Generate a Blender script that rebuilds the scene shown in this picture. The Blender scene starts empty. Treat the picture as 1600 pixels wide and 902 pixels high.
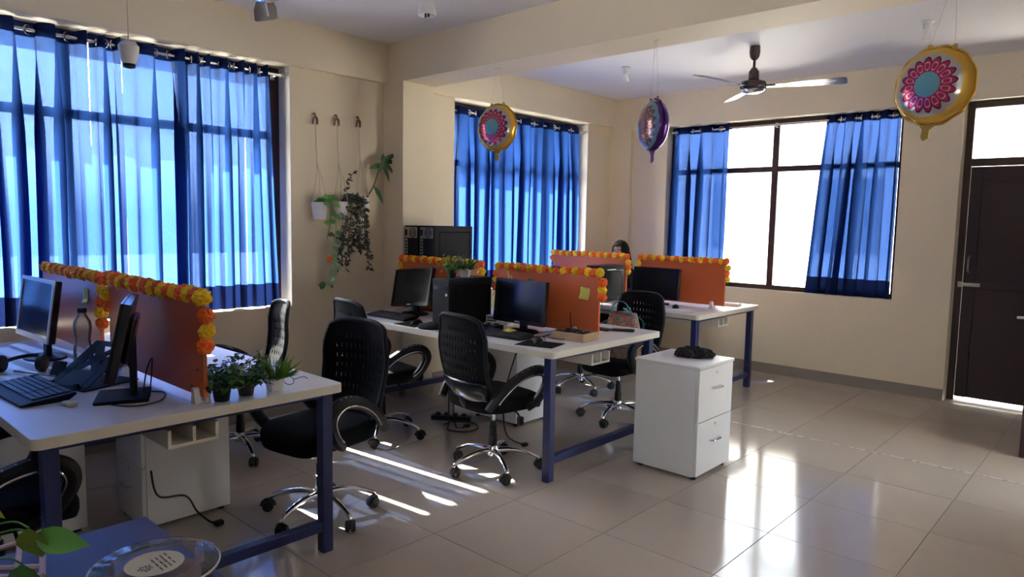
import bpy, bmesh, math, random
from mathutils import Vector, Matrix, Euler
PI = math.pi
scn = bpy.context.scene
COL = scn.collection

# ---------------------------------------------------------------- camera
CAM_YAW, CAM_PITCH, CAM_ROLL, CAM_H, FPX = .7391, .0943, .0179, 1.48, 1097.7
_f = Vector((-math.sin(CAM_YAW)*math.cos(CAM_PITCH), math.cos(CAM_YAW)*math.cos(CAM_PITCH), -math.sin(CAM_PITCH)))
_r = Vector((math.cos(CAM_YAW), math.sin(CAM_YAW), 0)); _u = _r.cross(_f)
_r2 = math.cos(CAM_ROLL)*_r + math.sin(CAM_ROLL)*_u
_u2 = -math.sin(CAM_ROLL)*_r + math.cos(CAM_ROLL)*_u
cam_data = bpy.data.cameras.new('camera'); cam = bpy.data.objects.new('camera', cam_data); COL.objects.link(cam)
cam.matrix_world = Matrix(((_r2.x,_u2.x,-_f.x,0),(_r2.y,_u2.y,-_f.y,0),(_r2.z,_u2.z,-_f.z,CAM_H),(0,0,0,1)))
cam_data.sensor_fit = 'HORIZONTAL'; cam_data.sensor_width = 36; cam_data.lens = FPX/1600*36
cam_data.clip_start = .05; cam_data.clip_end = 200
scn.camera = cam

# ---------------------------------------------------------------- sky, sun, exposure
SUN_DIR = Vector((.77, .075, -.63)).normalized()          # direction the light travels
w = bpy.data.worlds.new('sky'); scn.world = w; w.use_nodes = True
wn = w.node_tree.nodes; bg = wn['Background']
sky = wn.new('ShaderNodeTexSky'); sky.sky_type = 'NISHITA'; sky.sun_disc = False
sky.sun_elevation = math.asin(-SUN_DIR.z); sky.sun_rotation = math.atan2(-SUN_DIR.x, -SUN_DIR.y)
sky.air_density = 1.6; sky.dust_density = 4.0; sky.ozone_density = 1.0
hsv = wn.new('ShaderNodeHueSaturation'); hsv.inputs['Saturation'].default_value = .38                      # milky, hazy sky
w.node_tree.links.new(sky.outputs[0], hsv.inputs['Color']); w.node_tree.links.new(hsv.outputs[0], bg.inputs[0]); bg.inputs[1].default_value = 1.0
sd = bpy.data.lights.new('sun', 'SUN'); sd.energy = 26; sd.angle = .009; sd.color = (1, .95, .86)
so = bpy.data.objects.new('sun', sd); COL.objects.link(so)
so.rotation_euler = SUN_DIR.to_track_quat('-Z', 'Y').to_euler(); so.location = (-9, 1, 8)
scn.view_settings.view_transform = 'Standard'; scn.view_settings.look = 'None'
scn.view_settings.gamma = 1; scn.view_settings.use_curve_mapping = False
scn.view_settings.exposure = 1.75
scn.cycles.max_bounces = 10; scn.cycles.diffuse_bounces = 6; scn.cycles.glossy_bounces = 4
scn.cycles.transmission_bounces = 8; scn.cycles.transparent_max_bounces = 16
scn.cycles.caustics_reflective = False; scn.cycles.caustics_refractive = False
scn.cycles.sample_clamp_indirect = 8

# ---------------------------------------------------------------- materials
def principled(name, col, rough=.5, metal=0., spec=.5, var=0., vscale=8., bump=0., bscale=40., stretch=None, coat=0., rand=0.):
    m = bpy.data.materials.new(name); m.use_nodes = True; nt = m.node_tree; b = nt.nodes['Principled BSDF']
    b.inputs['Base Color'].default_value = (*col, 1); b.inputs['Roughness'].default_value = rough
    b.inputs['Metallic'].default_value = metal; b.inputs['Specular IOR Level'].default_value = spec
    if coat: b.inputs['Coat Weight'].default_value = coat
    N = nt.nodes.new; L = nt.links.new
    if var or bump or rand:
        tc = N('ShaderNodeTexCoord'); mp = N('ShaderNodeMapping'); L(tc.outputs['Object'], mp.inputs[0])
        if stretch: mp.inputs['Scale'].default_value = stretch
    last = None
    if var:
        n = N('ShaderNodeTexNoise'); n.inputs['Scale'].default_value = vscale; n.inputs['Detail'].default_value = 5
        L(mp.outputs[0], n.inputs['Vector'])
        mx = N('ShaderNodeMix'); mx.data_type = 'RGBA'
        mx.inputs[6].default_value = (*[c*(1-var) for c in col], 1); mx.inputs[7].default_value = (*[min(1, c*(1+var)) for c in col], 1)
        L(n.outputs['Fac'], mx.inputs[0]); last = mx.outputs[2]
    if rand:
        oi = N('ShaderNodeObjectInfo'); hs = N('ShaderNodeHueSaturation')
        mr = N('ShaderNodeMapRange'); mr.inputs[3].default_value = 1-rand; mr.inputs[4].default_value = 1+rand
        L(oi.outputs['Random'], mr.inputs[0]); L(mr.outputs[0], hs.inputs['Value'])
        if last: L(last, hs.inputs['Color'])
        else: hs.inputs['Color'].default_value = (*col, 1)
        last = hs.outputs[0]
    if last: L(last, b.inputs['Base Color'])
    if bump:
        n = N('ShaderNodeTexNoise'); n.inputs['Scale'].default_value = bscale; n.inputs['Detail'].default_value = 4
        L(mp.outputs[0], n.inputs['Vector']); bp = N('ShaderNodeBump'); bp.inputs['Strength'].default_value = bump
        bp.inputs['Distance'].default_value = .01
        L(n.outputs['Fac'], bp.inputs['Height']); L(bp.outputs[0], b.inputs['Normal'])
    return m

def fabric(name, dif, trans, tcol, ttrans, w_tr=.5, w_tp=.12):
    m = bpy.data.materials.new(name); m.use_nodes = True; nt = m.node_tree; nt.nodes.clear(); N = nt.nodes.new; L = nt.links.new
    out = N('ShaderNodeOutputMaterial'); d = N('ShaderNodeBsdfDiffuse'); t = N('ShaderNodeBsdfTranslucent'); p = N('ShaderNodeBsdfTransparent')
    tc = N('ShaderNodeTexCoord'); mp = N('ShaderNodeMapping'); mp.inputs['Scale'].default_value = (260, 260, 40)
    n = N('ShaderNodeTexNoise'); n.inputs['Scale'].default_value = 1; n.inputs['Detail'].default_value = 3
    L(tc.outputs['Object'], mp.inputs[0]); L(mp.outputs[0], n.inputs['Vector'])
    mx = N('ShaderNodeMix'); mx.data_type = 'RGBA'; mx.inputs[6].default_value = (*[c*.7 for c in trans], 1); mx.inputs[7].default_value = (*[c*1.3 for c in trans], 1)
    L(n.outputs['Fac'], mx.inputs[0]); L(mx.outputs[2], t.inputs[0])
    d.inputs[0].default_value = (*dif, 1); p.inputs[0].default_value = (*ttrans, 1)
    a = N('ShaderNodeMixShader'); a.inputs[0].default_value = w_tr; L(d.outputs[0], a.inputs[1]); L(t.outputs[0], a.inputs[2])
    b = N('ShaderNodeMixShader'); b.inputs[0].default_value = w_tp; L(a.outputs[0], b.inputs[1]); L(p.outputs[0], b.inputs[2])
    L(b.outputs[0], out.inputs[0]); return m

def glass_pane(name, tint=(1, 1, 1), gl=.06, haze=0.):
    m = bpy.data.materials.new(name); m.use_nodes = True; nt = m.node_tree; nt.nodes.clear(); N = nt.nodes.new; L = nt.links.new
    out = N('ShaderNodeOutputMaterial'); p = N('ShaderNodeBsdfTransparent'); g = N('ShaderNodeBsdfGlossy'); d = N('ShaderNodeBsdfDiffuse')
    p.inputs[0].default_value = (*tint, 1); g.inputs['Roughness'].default_value = .03; d.inputs[0].default_value = (.8, .82, .85, 1)
    fr = N('ShaderNodeFresnel'); fr.inputs[0].default_value = 1.45
    a = N('ShaderNodeMixShader'); L(fr.outputs[0], a.inputs[0]); L(p.outputs[0], a.inputs[1]); L(g.outputs[0], a.inputs[2])
    b = N('ShaderNodeMixShader'); b.inputs[0].default_value = haze; L(a.outputs[0], b.inputs[1]); L(d.outputs[0], b.inputs[2])
    L(b.outputs[0], out.inputs[0]); return m

P = principled
MT = dict(
 wall=P('cream_paint', (.78, .685, .51), .65, var=.05, vscale=1.3, bump=.05, bscale=60),
 ceil=P('ceiling_paint', (.80, .79, .80), .7, var=.03, vscale=1.0),
 outside=P('outer_plaster', (.62, .60, .56), .8, var=.08, vscale=2),
 tile=P('polished_vitrified_tile', (.49, .42, .355), .11, spec=.36, var=.06, vscale=3.5, rand=.05),
 grout=P('dark_grout', (.33, .285, .245), .8),
 skirt=P('skirting_tile', (.30, .265, .23), .3, var=.06, vscale=5, rand=.04),
 wornjoint=P('worn_joint_filler', (.52, .48, .44), .4, var=.8, vscale=25),
 brown=P('dark_brown_enamel', (.045, .022, .022), .32, var=.12, vscale=6),
 doorb=P('maroon_door_paint', (.030, .011, .015), .42, var=.18, vscale=5, bump=.04, bscale=14),
 steel=P('brushed_steel', (.62, .60, .57), .28, metal=1),
 chrome=P('chrome', (.80, .80, .82), .12, metal=1),
 rodm=P('curtain_rod_steel', (.72, .71, .70), .2, metal=1),
 black=P('black_plastic', (.010, .010, .011), .45, spec=.3, var=.1),
 blackg=P('glossy_black_plastic', (.012, .013, .016), .22),
 bluegrey=P('blue_black_plastic', (.010, .011, .015), .55, spec=.2),
 mesh=P('black_mesh_fabric', (.007, .007, .008), .85, spec=.15, bump=.3, bscale=400),
 seatf=P('black_seat_fabric', (.006, .006, .007), .95, spec=.15, bump=.4, bscale=250),
 rubber=P('black_rubber', (.012, .012, .012), .6),
 top=P('white_laminate', (.74, .73, .73), .32, var=.03, vscale=5),
 edge=P('cream_edge_band', (.70, .66, .58), .45),
 navy=P('navy_powder_coat', (.018, .026, .115), .38, var=.06),
 white=P('white_laminate_carcass', (.74, .74, .76), .42, var=.02),
 orange=P('orange_gloss_laminate', (.64, .14, .045), .34, var=.03, vscale=3),
 clampw=P('white_plastic', (.78, .78, .77), .4),
 yflower=P('yellow_marigold', (1.0, .60, .012), .8, var=.12, vscale=60, rand=.10),
 oflower=P('orange_marigold', (.95, .15, .018), .8, var=.12, vscale=60, rand=.10),
 note=P('yellow_sticky_note', (.78, .74, .16), .7),
 ylw=P('yellow_paper', (.74, .70, .14), .7),
 screen=P('dark_screen', (.010, .010, .013), .16, spec=.5),
 silver=P('silver_bezel', (.60, .61, .63), .35, metal=.3),
 keyb=P('dark_key', (.018, .019, .024), .45),
 card=P('cardboard', (.42, .28, .17), .8, var=.1, vscale=20),
 leaf=P('green_leaf', (.085, .26, .045), .5, var=.35, vscale=12, rand=.25),
 leafd=P('dark_green_leaf', (.034, .10, .028), .5, var=.35, vscale=14, rand=.2),
 leafsun=P('sunlit_green_leaf', (.24, .42, .22), .45, var=.4, vscale=18, rand=.2),  # pothos leaves in sun: the sunlight is put into this paler green
 leafy=P('yellow_green_leaf', (.20, .30, .04), .5, var=.3, vscale=14, rand=.2),
 leafp=P('purple_green_leaf', (.055, .060, .040), .5, var=.4, vscale=14, rand=.25),
 stem=P('brown_stem', (.10, .075, .035), .7),
 potw=P('white_ceramic_pot', (.78, .78, .80), .35),
 potb=P('black_nursery_pot', (.012, .012, .012), .5),
 soil=P('potting_soil', (.04, .028, .02), .95, var=.3, vscale=60),
 rope=P('cotton_rope', (.60, .54, .46), .9),
 hookm=P('brown_hook', (.16, .09, .055), .6),
 skin=P('warm_skin', (.40, .22, .14), .55),
 hair=P('black_hair', (.007, .005, .005), .6, spec=.2, bump=.4, bscale=160, stretch=(6, 6, .4)),
 cloth=P('black_cloth', (.012, .011, .012), .9, var=.3, vscale=25),
 bluetop=P('blue_table_laminate', (.050, .062, .20), .45, var=.05),
 pink=P('pink_beige_plastic', (.50, .36, .36), .45),
 rust=P('brown_sweet', (.36, .17, .09), .6, var=.5, vscale=35),
 paper=P('cream_label_paper', (.62, .57, .42), .7),
 ink=P('dark_print_ink', (.10, .09, .08), .7),
 white2=P('white_paper', (.80, .80, .80), .7),
 ext=P('neighbour_white_wall', (.80, .79, .77), .8, var=.05, vscale=1.5),
 extg=P('neighbour_grey_trim', (.66, .66, .66), .8),
 ground=P('courtyard_concrete', (.60, .57, .52), .9, var=.12, vscale=.8),
 bulb=P('opal_bulb', (.82, .82, .80), .3),
 cord=P('black_cable', (.012, .012, .013), .5),
 fanm=P('brown_fan_enamel', (.035, .022, .022), .22),
 blade=P('brown_fan_blade', (.075, .058, .055), .22),
 foilg=P('gold_foil', (.70, .44, .09), .24, metal=.85, bump=.15, bscale=14),
 foilp=P('purple_foil', (.085, .022, .19), .24, metal=.7, bump=.2, bscale=14),
 bagf=None, curtain=None)
MT['curtain'] = fabric('blue_curtain_cotton', (.012, .036, .15), (.0165, .053, .215), None, (.15, .28, .70), .55, .062)
MT['curtainb'] = fabric('double_layer_curtain_cotton', (.008, .014, .055), (.006, .013, .06), None, (.02, .05, .25), .2, .0)
MT['glass'] = glass_pane('window_glass', (.97, .98, .98))
MT['frost'] = glass_pane('dusty_transom_glass', (.95, .96, .97), haze=.12)
MT['clear'] = glass_pane('clear_plastic', (.93, .94, .95), haze=.06)
MT['bottlep'] = glass_pane('bottle_plastic', (.97, .96, .96), haze=.13)

def pattern_bag():
    m = principled('patterned_bag_cloth', (.4, .2, .1), .85); nt = m.node_tree; b = nt.nodes['Principled BSDF']; N = nt.nodes.new; L = nt.links.new
    tc = N('ShaderNodeTexCoord'); v = N('ShaderNodeTexVoronoi'); v.inputs['Scale'].default_value = 26; L(tc.outputs['Object'], v.inputs['Vector'])
    r = N('ShaderNodeValToRGB'); r.color_ramp.interpolation = 'CONSTANT'; e = r.color_ramp.elements
    e[0].position = 0; e[0].color = (.05, .02, .02, 1); e[1].position = .16; e[1].color = (.42, .17, .09, 1)
    for p, c in ((.34, (.55, .30, .20, 1)), (.46, (.06, .20, .28, 1)), (.6, (.38, .16, .10, 1))):
        x = e.new(p); x.color = c
    L(v.outputs['Distance'], r.inputs[0]); L(r.outputs[0], b.inputs['Base Color']); return m
MT['bagf'] = pattern_bag()
MT['teal'] = principled('teal_piping', (.03, .22, .28), .7)

def mandala(name, foil, flower, centre, halo, metal=.55):
    """print on the front of a foil balloon: teal disc, ring of pointed petals, silver halo, foil rim"""
    m = principled(name, foil, .22, metal=metal); nt = m.node_tree; b = nt.nodes['Principled BSDF']; N = nt.nodes.new; L = nt.links.new
    def mth(op, a, c=None, d=None):
        n = N('ShaderNodeMath'); n.operation = op
        for i, x in enumerate((a, c, d)):
            if x is None: continue
            if isinstance(x, (int, float)): n.inputs[i].default_value = x
            else: L(x, n.inputs[i])
        return n.outputs[0]
    tc = N('ShaderNodeTexCoord'); s = N('ShaderNodeSeparateXYZ'); L(tc.outputs['Object'], s.inputs[0])
    x, y, z = s.outputs
    rr = mth('DIVIDE', mth('SQRT', mth('ADD', mth('MULTIPLY', x, x), mth('MULTIPLY', z, z))), .18)
    th = mth('ARCTAN2', z, x)
    pet = mth('ABSOLUTE', mth('SINE', mth('MULTIPLY', th, 8)))        # 16 petals
    front = mth('LESS_THAN', y, -.004)
    edge = mth('ADD', mth('MULTIPLY', pet, .14), .58)
    isp = mth('MULTIPLY', mth('LESS_THAN', rr, edge), front)
    ish = mth('MULTIPLY', mth('LESS_THAN', rr, .80), front)
    isc = mth('MULTIPLY', mth('LESS_THAN', rr, mth('ADD', .30, mth('MULTIPLY', mth('ABSOLUTE', mth('SINE', mth('MULTIPLY', th, 12))), .03))), front)
    # outlined drop inside every petal
    dr = mth('ABSOLUTE', mth('SUBTRACT', mth('ADD', mth('POWER', mth('DIVIDE', mth('SUBTRACT', rr, .47), .11), 2), mth('POWER', mth('MULTIPLY', mth('SUBTRACT', 1.0, pet), 2.0), 2)), .8))
    isd = mth('MULTIPLY', mth('LESS_THAN', dr, .25), isp)
    inner = mth('MULTIPLY', mth('GREATER_THAN', mth('SUBTRACT', edge, rr), .05), isp)
    def mix(a, c, f):
        n = N('ShaderNodeMix'); n.data_type = 'RGBA'; L(f, n.inputs[0])
        if isinstance(a, tuple): n.inputs[6].default_value = (*a, 1)
        else: L(a, n.inputs[6])
        n.inputs[7].default_value = (*c, 1); return n.outputs[2]
    c = mix(foil, halo, ish); c = mix(c, tuple(k*.45 for k in flower), isp); c = mix(c, flower, inner); c = mix(c, (.70, .42, .36), isd); c = mix(c, centre, isc)
    L(c, b.inputs['Base Color']); return m
MT['balg'] = mandala('gold_flower_balloon_print', (.66, .40, .07), (.42, .030, .13), (.16, .42, .48), (.42, .42, .44))
MT['balp'] = mandala('purple_flower_balloon_print', (.080, .020, .18), (.20, .10, .14), (.12, .07, .14), (.20, .34, .44))

# ---------------------------------------------------------------- mesh builder
class MB:
    def __init__(s): s.v = []; s.f = []
    def add(s, vs, fs, M=None):
        o = len(s.v); s.v += [tuple(M @ Vector(p)) if M else tuple(p) for p in vs]; s.f += [tuple(i+o for i in q) for q in fs]; return s
    def box(s, lo, hi, M=None):
        x0, y0, z0 = lo; x1, y1, z1 = hi
        return s.add([(x0,y0,z0),(x1,y0,z0),(x1,y1,z0),(x0,y1,z0),(x0,y0,z1),(x1,y0,z1),(x1,y1,z1),(x0,y1,z1)],
                     [(0,3,2,1),(4,5,6,7),(0,1,5,4),(1,2,6,5),(2,3,7,6),(3,0,4,7)], M)
    def lathe(s, prof, n=20, o=(0,0,0), M=None, caps=True):
        vs = []; fs = []; k = len(prof)
        for i in range(n):
            a = 2*PI*i/n
            for r, z in prof: vs.append((o[0]+r*math.cos(a), o[1]+r*math.sin(a), o[2]+z))
        for i in range(n):
            j = (i+1) % n
            for q in range(k-1): fs.append((i*k+q, j*k+q, j*k+q+1, i*k+q+1))
        if caps:
            if prof[0][0] > 1e-6: fs.append(tuple(i*k for i in range(n))[::-1])
            if prof[-1][0] > 1e-6: fs.append(tuple(i*k+k-1 for i in range(n)))
        return s.add(vs, fs, M)
    def tube(s, path, r, n=8, M=None, closed=False, flat=1.0):
        pts = [Vector(p) for p in path]; m = len(pts); vs = []; fs = []
        rad = r if isinstance(r, (list, tuple)) else [r]*m
        up = None
        for i, p in enumerate(pts):
            a = pts[i-1] if (i > 0 or closed) else p; b = pts[(i+1) % m] if (i < m-1 or closed) else p
            t = (b-a); t = t.normalized() if t.length > 1e-9 else Vector((0,0,1))
            if up is None:
                up = t.cross(Vector((0,0,1)))
                if up.length < .1: up = t.cross(Vector((1,0,0)))
            up = (up - t*up.dot(t)); up = up.normalized() if up.length > 1e-6 else t.orthogonal().normalized()
            w2 = t.cross(up)
            for k in range(n):
                c = 2*PI*k/n; vs.append(p + up*(rad[i]*math.cos(c)) + w2*(rad[i]*flat*math.sin(c)))
        for i in range(m if closed else m-1):
            j = (i+1) % m
            for k in range(n): l = (k+1) % n; fs.append((i*n+k, i*n+l, j*n+l, j*n+k))
        if not closed: fs.append(tuple(range(n))[::-1]); fs.append(tuple((m-1)*n+k for k in range(n)))
        return s.add(vs, fs, M)
    def prism(s, poly, z0, z1, M=None):
        n = len(poly); vs = [(x,y,z0) for x,y in poly]+[(x,y,z1) for x,y in poly]
        return s.add(vs, [tuple(range(n))[::-1], tuple(range(n,2*n))]+[(i,(i+1)%n,n+(i+1)%n,n+i) for i in range(n)], M)
    def sphere(s, c, r, n=12, m=8, M=None):
        prof = [(max(0, math.sin(PI*i/m)), -math.cos(PI*i/m)) for i in range(m+1)]
        rx, ry, rz = (r, r, r) if isinstance(r, (int, float)) else r
        T = Matrix.Translation(c) @ Matrix.Diagonal((rx, ry, rz, 1))
        return s.lathe(prof, n, M=(M @ T if M else T), caps=False)
    def torus(s, c, R, r, axis='Y', n=18, m=8, M=None):
        ring = []
        for i in range(n):
            a = 2*PI*i/n; p = (R*math.cos(a), R*math.sin(a))
            ring.append(Vector(c) + Vector({'Z': (p[0],p[1],0), 'Y': (p[0],0,p[1]), 'X': (0,p[0],p[1])}[axis]))
        return s.tube(ring, r, m, M, closed=True)
    def mesh(s, name, mat, smooth=True, angle=40):
        me = bpy.data.meshes.new(name); me.from_pydata(s.v, [], s.f)
        bm = bmesh.new(); bm.from_mesh(me); bmesh.ops.remove_doubles(bm, verts=bm.verts, dist=1e-5)
        bmesh.ops.recalc_face_normals(bm, faces=bm.faces); bm.to_mesh(me); bm.free()
        me.update()
        if smooth:
            me.polygons.foreach_set('use_smooth', [True]*len(me.polygons)); me.set_sharp_from_angle(angle=math.radians(angle))
        if mat: me.materials.append(MT[mat] if isinstance(mat, str) else mat)
        return me
    def build(s, name, mat, parent=None, bevel=0, smooth=True, loc=None, rot=None, segs=2, angle=40):
        o = link(name, s.mesh(name, mat, smooth, angle), parent)
        if loc: o.location = loc
        if rot: o.rotation_euler = rot
        if bevel:
            b = o.modifiers.new('bevel', 'BEVEL'); b.width = bevel; b.segments = segs; b.limit_method = 'ANGLE'; b.angle_limit = math.radians(50)
        return o
def link(name, me, parent=None, loc=None, rot=None, scale=None):
    o = bpy.data.objects.new(name, me); COL.objects.link(o)
    if parent: o.parent = parent
    if loc: o.location = loc
    if rot: o.rotation_euler = rot
    if scale: o.scale = scale
    return o
def empty(name, loc=(0,0,0), rz=0, rot=None):
    o = bpy.data.objects.new(name, None); COL.objects.link(o); o.location = loc; o.rotation_euler = rot or (0,0,rz); o.empty_display_size = .1; return o
def tag(o, label, cat, group=None):
    o['label'] = label; o['category'] = cat
    if group: o['group'] = group
    return o
def thing(name, label, cat, loc=(0,0,0), rz=0, group=None): return tag(empty(name, loc, rz), label, cat, group)
def struct(o): o['kind'] = 'structure'; return o
def copy_tree(o, parent=None):
    c = o.copy(); COL.objects.link(c); c.parent = parent
    for ch in list(o.children): copy_tree(ch, c)
    return c
def B(lo, hi): return MB().box(lo, hi)
def bez(p, n=12):
    """smooth path through points (Catmull-Rom)"""
    p = [Vector(q) for q in p]; out = []
    for i in range(len(p)-1):
        a, b, c, d = p[max(i-1, 0)], p[i], p[i+1], p[min(i+2, len(p)-1)]
        for k in range(n):
            t = k/n; out.append(.5*((2*b)+(c-a)*t+(2*a-5*b+4*c-d)*t*t+(3*b-a-3*c+d)*t*t*t))
    return out+[p[-1]]
RZ = lambda a: Matrix.Rotation(a, 4, 'Z'); RX = lambda a: Matrix.Rotation(a, 4, 'X'); RY = lambda a: Matrix.Rotation(a, 4, 'Y'); TR = Matrix.Translation

# ================================================================ THE ROOM
XW, XB, YB, ZC, ZBM = -4.78, -4.718, 6.963, 2.904, 2.589      # left wall, left beam face, back wall, ceiling, beam soffit
WT = .22
XR, XR2, YF, YJ = 1.8, .35, -1.6, 4.6
# floor
fl = B((XW-WT, YF-WT, -.12), (XR+WT, YB+WT, -.003)).build('floor', 'grout', smooth=False); struct(fl)
TP = .5703; gap = .0022
tile_me = MB().box((gap, gap, -.010), (TP-gap, TP-gap, 0)).mesh('tile', 'tile', smooth=False)
x0t, y0t = -1.279 - 7*TP, 2.14 - 7*TP
for i in range(13):
    for j in range(16):
        ax, ay = x0t+i*TP, y0t+j*TP
        if ax+TP < XW or ay > YB or ay+TP < YF or ax > XR: continue
        lox, hix, loy, hiy = max(ax, XW), min(ax+TP, XR), max(ay, YF), min(ay+TP, YB)
        if hix-lox < TP-.01 or hiy-loy < TP-.01:
            MB().box((lox+gap, loy+gap, -.010), (hix-gap, hiy-gap, 0)).build('tile', 'tile', fl, smooth=False)
        else: link('tile', tile_me, fl, (ax, ay, 0))
# broken filler in one long joint across the aisle
rj = random.Random(4); mj = MB(); xj = -2.32
while xj < .3:
    ln = rj.uniform(.02, .11); yj = 2.14+5*TP + rj.uniform(-.004, .004)
    mj.box((xj, yj-rj.uniform(.004, .011), -.004), (xj+ln, yj+rj.uniform(.004, .011), .0012)); xj += ln+rj.uniform(.004, .05)
mj.build('joint_filler', 'wornjoint', fl, smooth=False)['kind'] = 'stuff'

W1 = (-.75, 2.785, .82, ZBM); W2 = (4.43, 6.47, .82, ZBM)          # y0,y1,z0,z1 of the left wall windows
wl = MB()
wl.box((XW-WT, YF-WT, -.1), (XW, YB+WT, .82))
wl.box((XW-WT, YF-WT, ZBM), (XW, YB+WT, ZC+.1))
for a, b in ((YF-WT, W1[0]), (W1[1], W2[0]), (W2[1], YB+WT)): wl.box((XW-WT, a, .82), (XW, b, ZBM))
struct(wl.build('wall_left', 'wall', smooth=False))
W3 = (-4.06, -1.715, .84, 2.55); D1 = (-1.262, -.30, 0, 2.565)
wb = MB()
wb.box((XW, YB, -.1), (W3[0], YB+WT, ZC+.1)); wb.box((W3[0], YB, -.1), (W3[1], YB+WT, W3[2])); wb.box((W3[0], YB, W3[3]), (W3[1], YB+WT, ZC+.1))
wb.box((W3[1], YB, -.1), (D1[0], YB+WT, ZC+.1)); wb.box((D1[0], YB, D1[3]), (D1[1], YB+WT, ZC+.1)); wb.box((D1[1], YB, -.1), (XR+WT, YB+WT, ZC+.1))
struct(wb.build('wall_back', 'wall', smooth=False))
DR = (4.72, 5.58, 2.03)                                           # unseen doorway in the right wall return, added to carry fill light
wr = MB()
wr.box((XR2, YJ, -.1), (XR2+.14, DR[0], ZC+.1)); wr.box((XR2, DR[1], -.1), (XR2+.14, YB, ZC+.1)); wr.box((XR2, DR[0], DR[2]), (XR2+.14, DR[1], ZC+.1))
wr.box((XR2+.14, YJ, -.1), (XR, YJ+.14, ZC+.1)); wr.box((XR, YF-WT, -.1), (XR+WT, YJ+.14, ZC+.1))
struct(wr.build('wall_right', 'wall', smooth=False))
WF = (.1, 1.3, .82, 2.45)  # opening of the added fill window
wf = MB()
wf.box((XW-WT, YF-WT, -.1), (WF[0], YF, ZC+.1)); wf.box((WF[1], YF-WT, -.1), (XR+WT, YF, ZC+.1)); wf.box((WF[0], YF-WT, -.1), (WF[1], YF, WF[2])); wf.box((WF[0], YF-WT, WF[3]), (WF[1], YF, ZC+.1))
struct(wf.build('wall_front', 'wall', smooth=False))
struct(B((XW-WT, YF-WT, ZC), (XR+WT, YB+WT, ZC+.16)).build('ceiling', 'ceil', smooth=False))
struct(B((XB, 3.636, ZBM), (XR, 3.961, ZC)).build('trim_1', 'wall', smooth=False))                    # cross beam
struct(B((XW, YF, ZBM), (XB, YB, ZC)).build('trim_2', 'wall', smooth=False))                          # beam along the left wall
struct(B((XW, 3.636, 0), (-4.529, 3.961, ZBM)).build('trim_3', 'wall', smooth=False))                 # column
struct(B((XW, YB-.055, 0), (-4.50, YB, ZBM)).build('trim_4', 'wall', smooth=False))                   # corner pier
struct(B((XB, YB-.04, W3[3]), (XR2, YB, ZC)).build('trim_5', 'wall', smooth=False))                   # beam along the back wall
for i, (ww, nm) in enumerate(((W1, 'trim_6'), (W2, 'trim_7'))):                                       # concrete sunshades outside
    struct(B((XW-WT-.80, ww[0]-.25, 2.60), (XW-WT, ww[1]+.25, 2.68)).build(nm, 'outside', smooth=False))
for nm, ww in (('jamb_glare_1', W1), ('jamb_glare_2', W2)):                                                              # added white boards: overexposed light on the jambs put into colour
    struct(B((XW-.155, ww[1]-.006, ww[2]), (XW-.001, ww[1]-.0005, ww[3])).build(nm, 'white2', smooth=False))
# skirting tiles
def skirting(name, segs):
    e = empty(name); struct(e)
    for (ax, ay, bx, by, nx, ny) in segs:
        L = math.hypot(bx-ax, by-ay); n = max(1, round(L/TP)); dx, dy = (bx-ax)/n, (by-ay)/n
        for k in range(n):
            p = Vector((ax+dx*k, ay+dy*k, 0)); q = Vector((ax+dx*(k+1), ay+dy*(k+1), 0)); t = (q-p).normalized()*.0012; nn = Vector((nx, ny, 0))*.012
            lo = p+t; hi = q-t+nn
            B((min(lo.x, hi.x), min(lo.y, hi.y), 0), (max(lo.x, hi.x), max(lo.y, hi.y), .10)).build('tile', 'skirt', e, smooth=False)
skirting('baseboard_left', [(XW, YF, XW, 3.636, 1, 0), (XW, 3.636, -4.529, 3.636, 0, -1), (-4.529, 3.624, -4.529, 3.973, 1, 0), (XW, 3.961, XW, YB-.055, 1, 0)])
skirting('baseboard_back', [(-4.50, YB, D1[0], YB, 0, -1), (D1[1], YB, XR2, YB, 0, -1)])

# ---------------------------------------------------------------- windows
def window(name, axis, a0, a1, z0, z1, c, cols, zt, d=.05, pane_mat='glass', sw=.045):
    """axis 'y': pane plane x=c ; axis 'x': pane plane y=c"""
    e = empty(name); struct(e)
    def bx(p0, p1, q0, q1, h=.5): 
        return ((c-d*h, p0, q0), (c+d*h, p1, q1)) if axis == 'y' else ((p0, c-d*h, q0), (p1, c+d*h, q1))
    fw = .045
    for nm, r in (('frame_stile', (a0, a0+sw, z0, z1)), ('frame_stile', (a1-sw, a1, z0, z1)), ('frame_rail', (a0+sw, a1-sw, z0, z0+fw)), ('frame_rail', (a0+sw, a1-sw, z1-fw, z1)), ('transom_bar', (a0+sw, a1-sw, zt-.028, zt+.028))):
        B(*bx(*r)).build(nm, 'brown', e, bevel=.004)
    W = (a1-a0)/cols
    for k in range(1, cols): B(*bx(a0+W*k-.032, a0+W*k+.032, z0+fw, z1-fw, .6)).build('mullion', 'brown', e, bevel=.004)
    for k in range(cols):
        for (u0, u1) in ((z0+fw, zt-.03), (zt+.03, z1-fw)):
            B(*bx(a0+W*k+.035, a0+W*(k+1)-.035, u0, u1, .06)).build('pane', pane_mat, e, smooth=False)
    return e
window('window_1', 'y', W1[0], W1[1], W1[2], W1[3], XW-.185, 5, 2.09, sw=.085)
window('window_2', 'y', W2[0], W2[1], W2[2], W2[3], XW-.185, 3, 2.03, sw=.07)
window('window_3', 'x', W3[0], W3[1], W3[2], W3[3], YB+.135, 2, 2.06)

window('added_fill_window', 'x', WF[0], WF[1], WF[2], WF[3], YF-.13, 2, 2.05)  # added window behind the camera, lets in fill light

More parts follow.
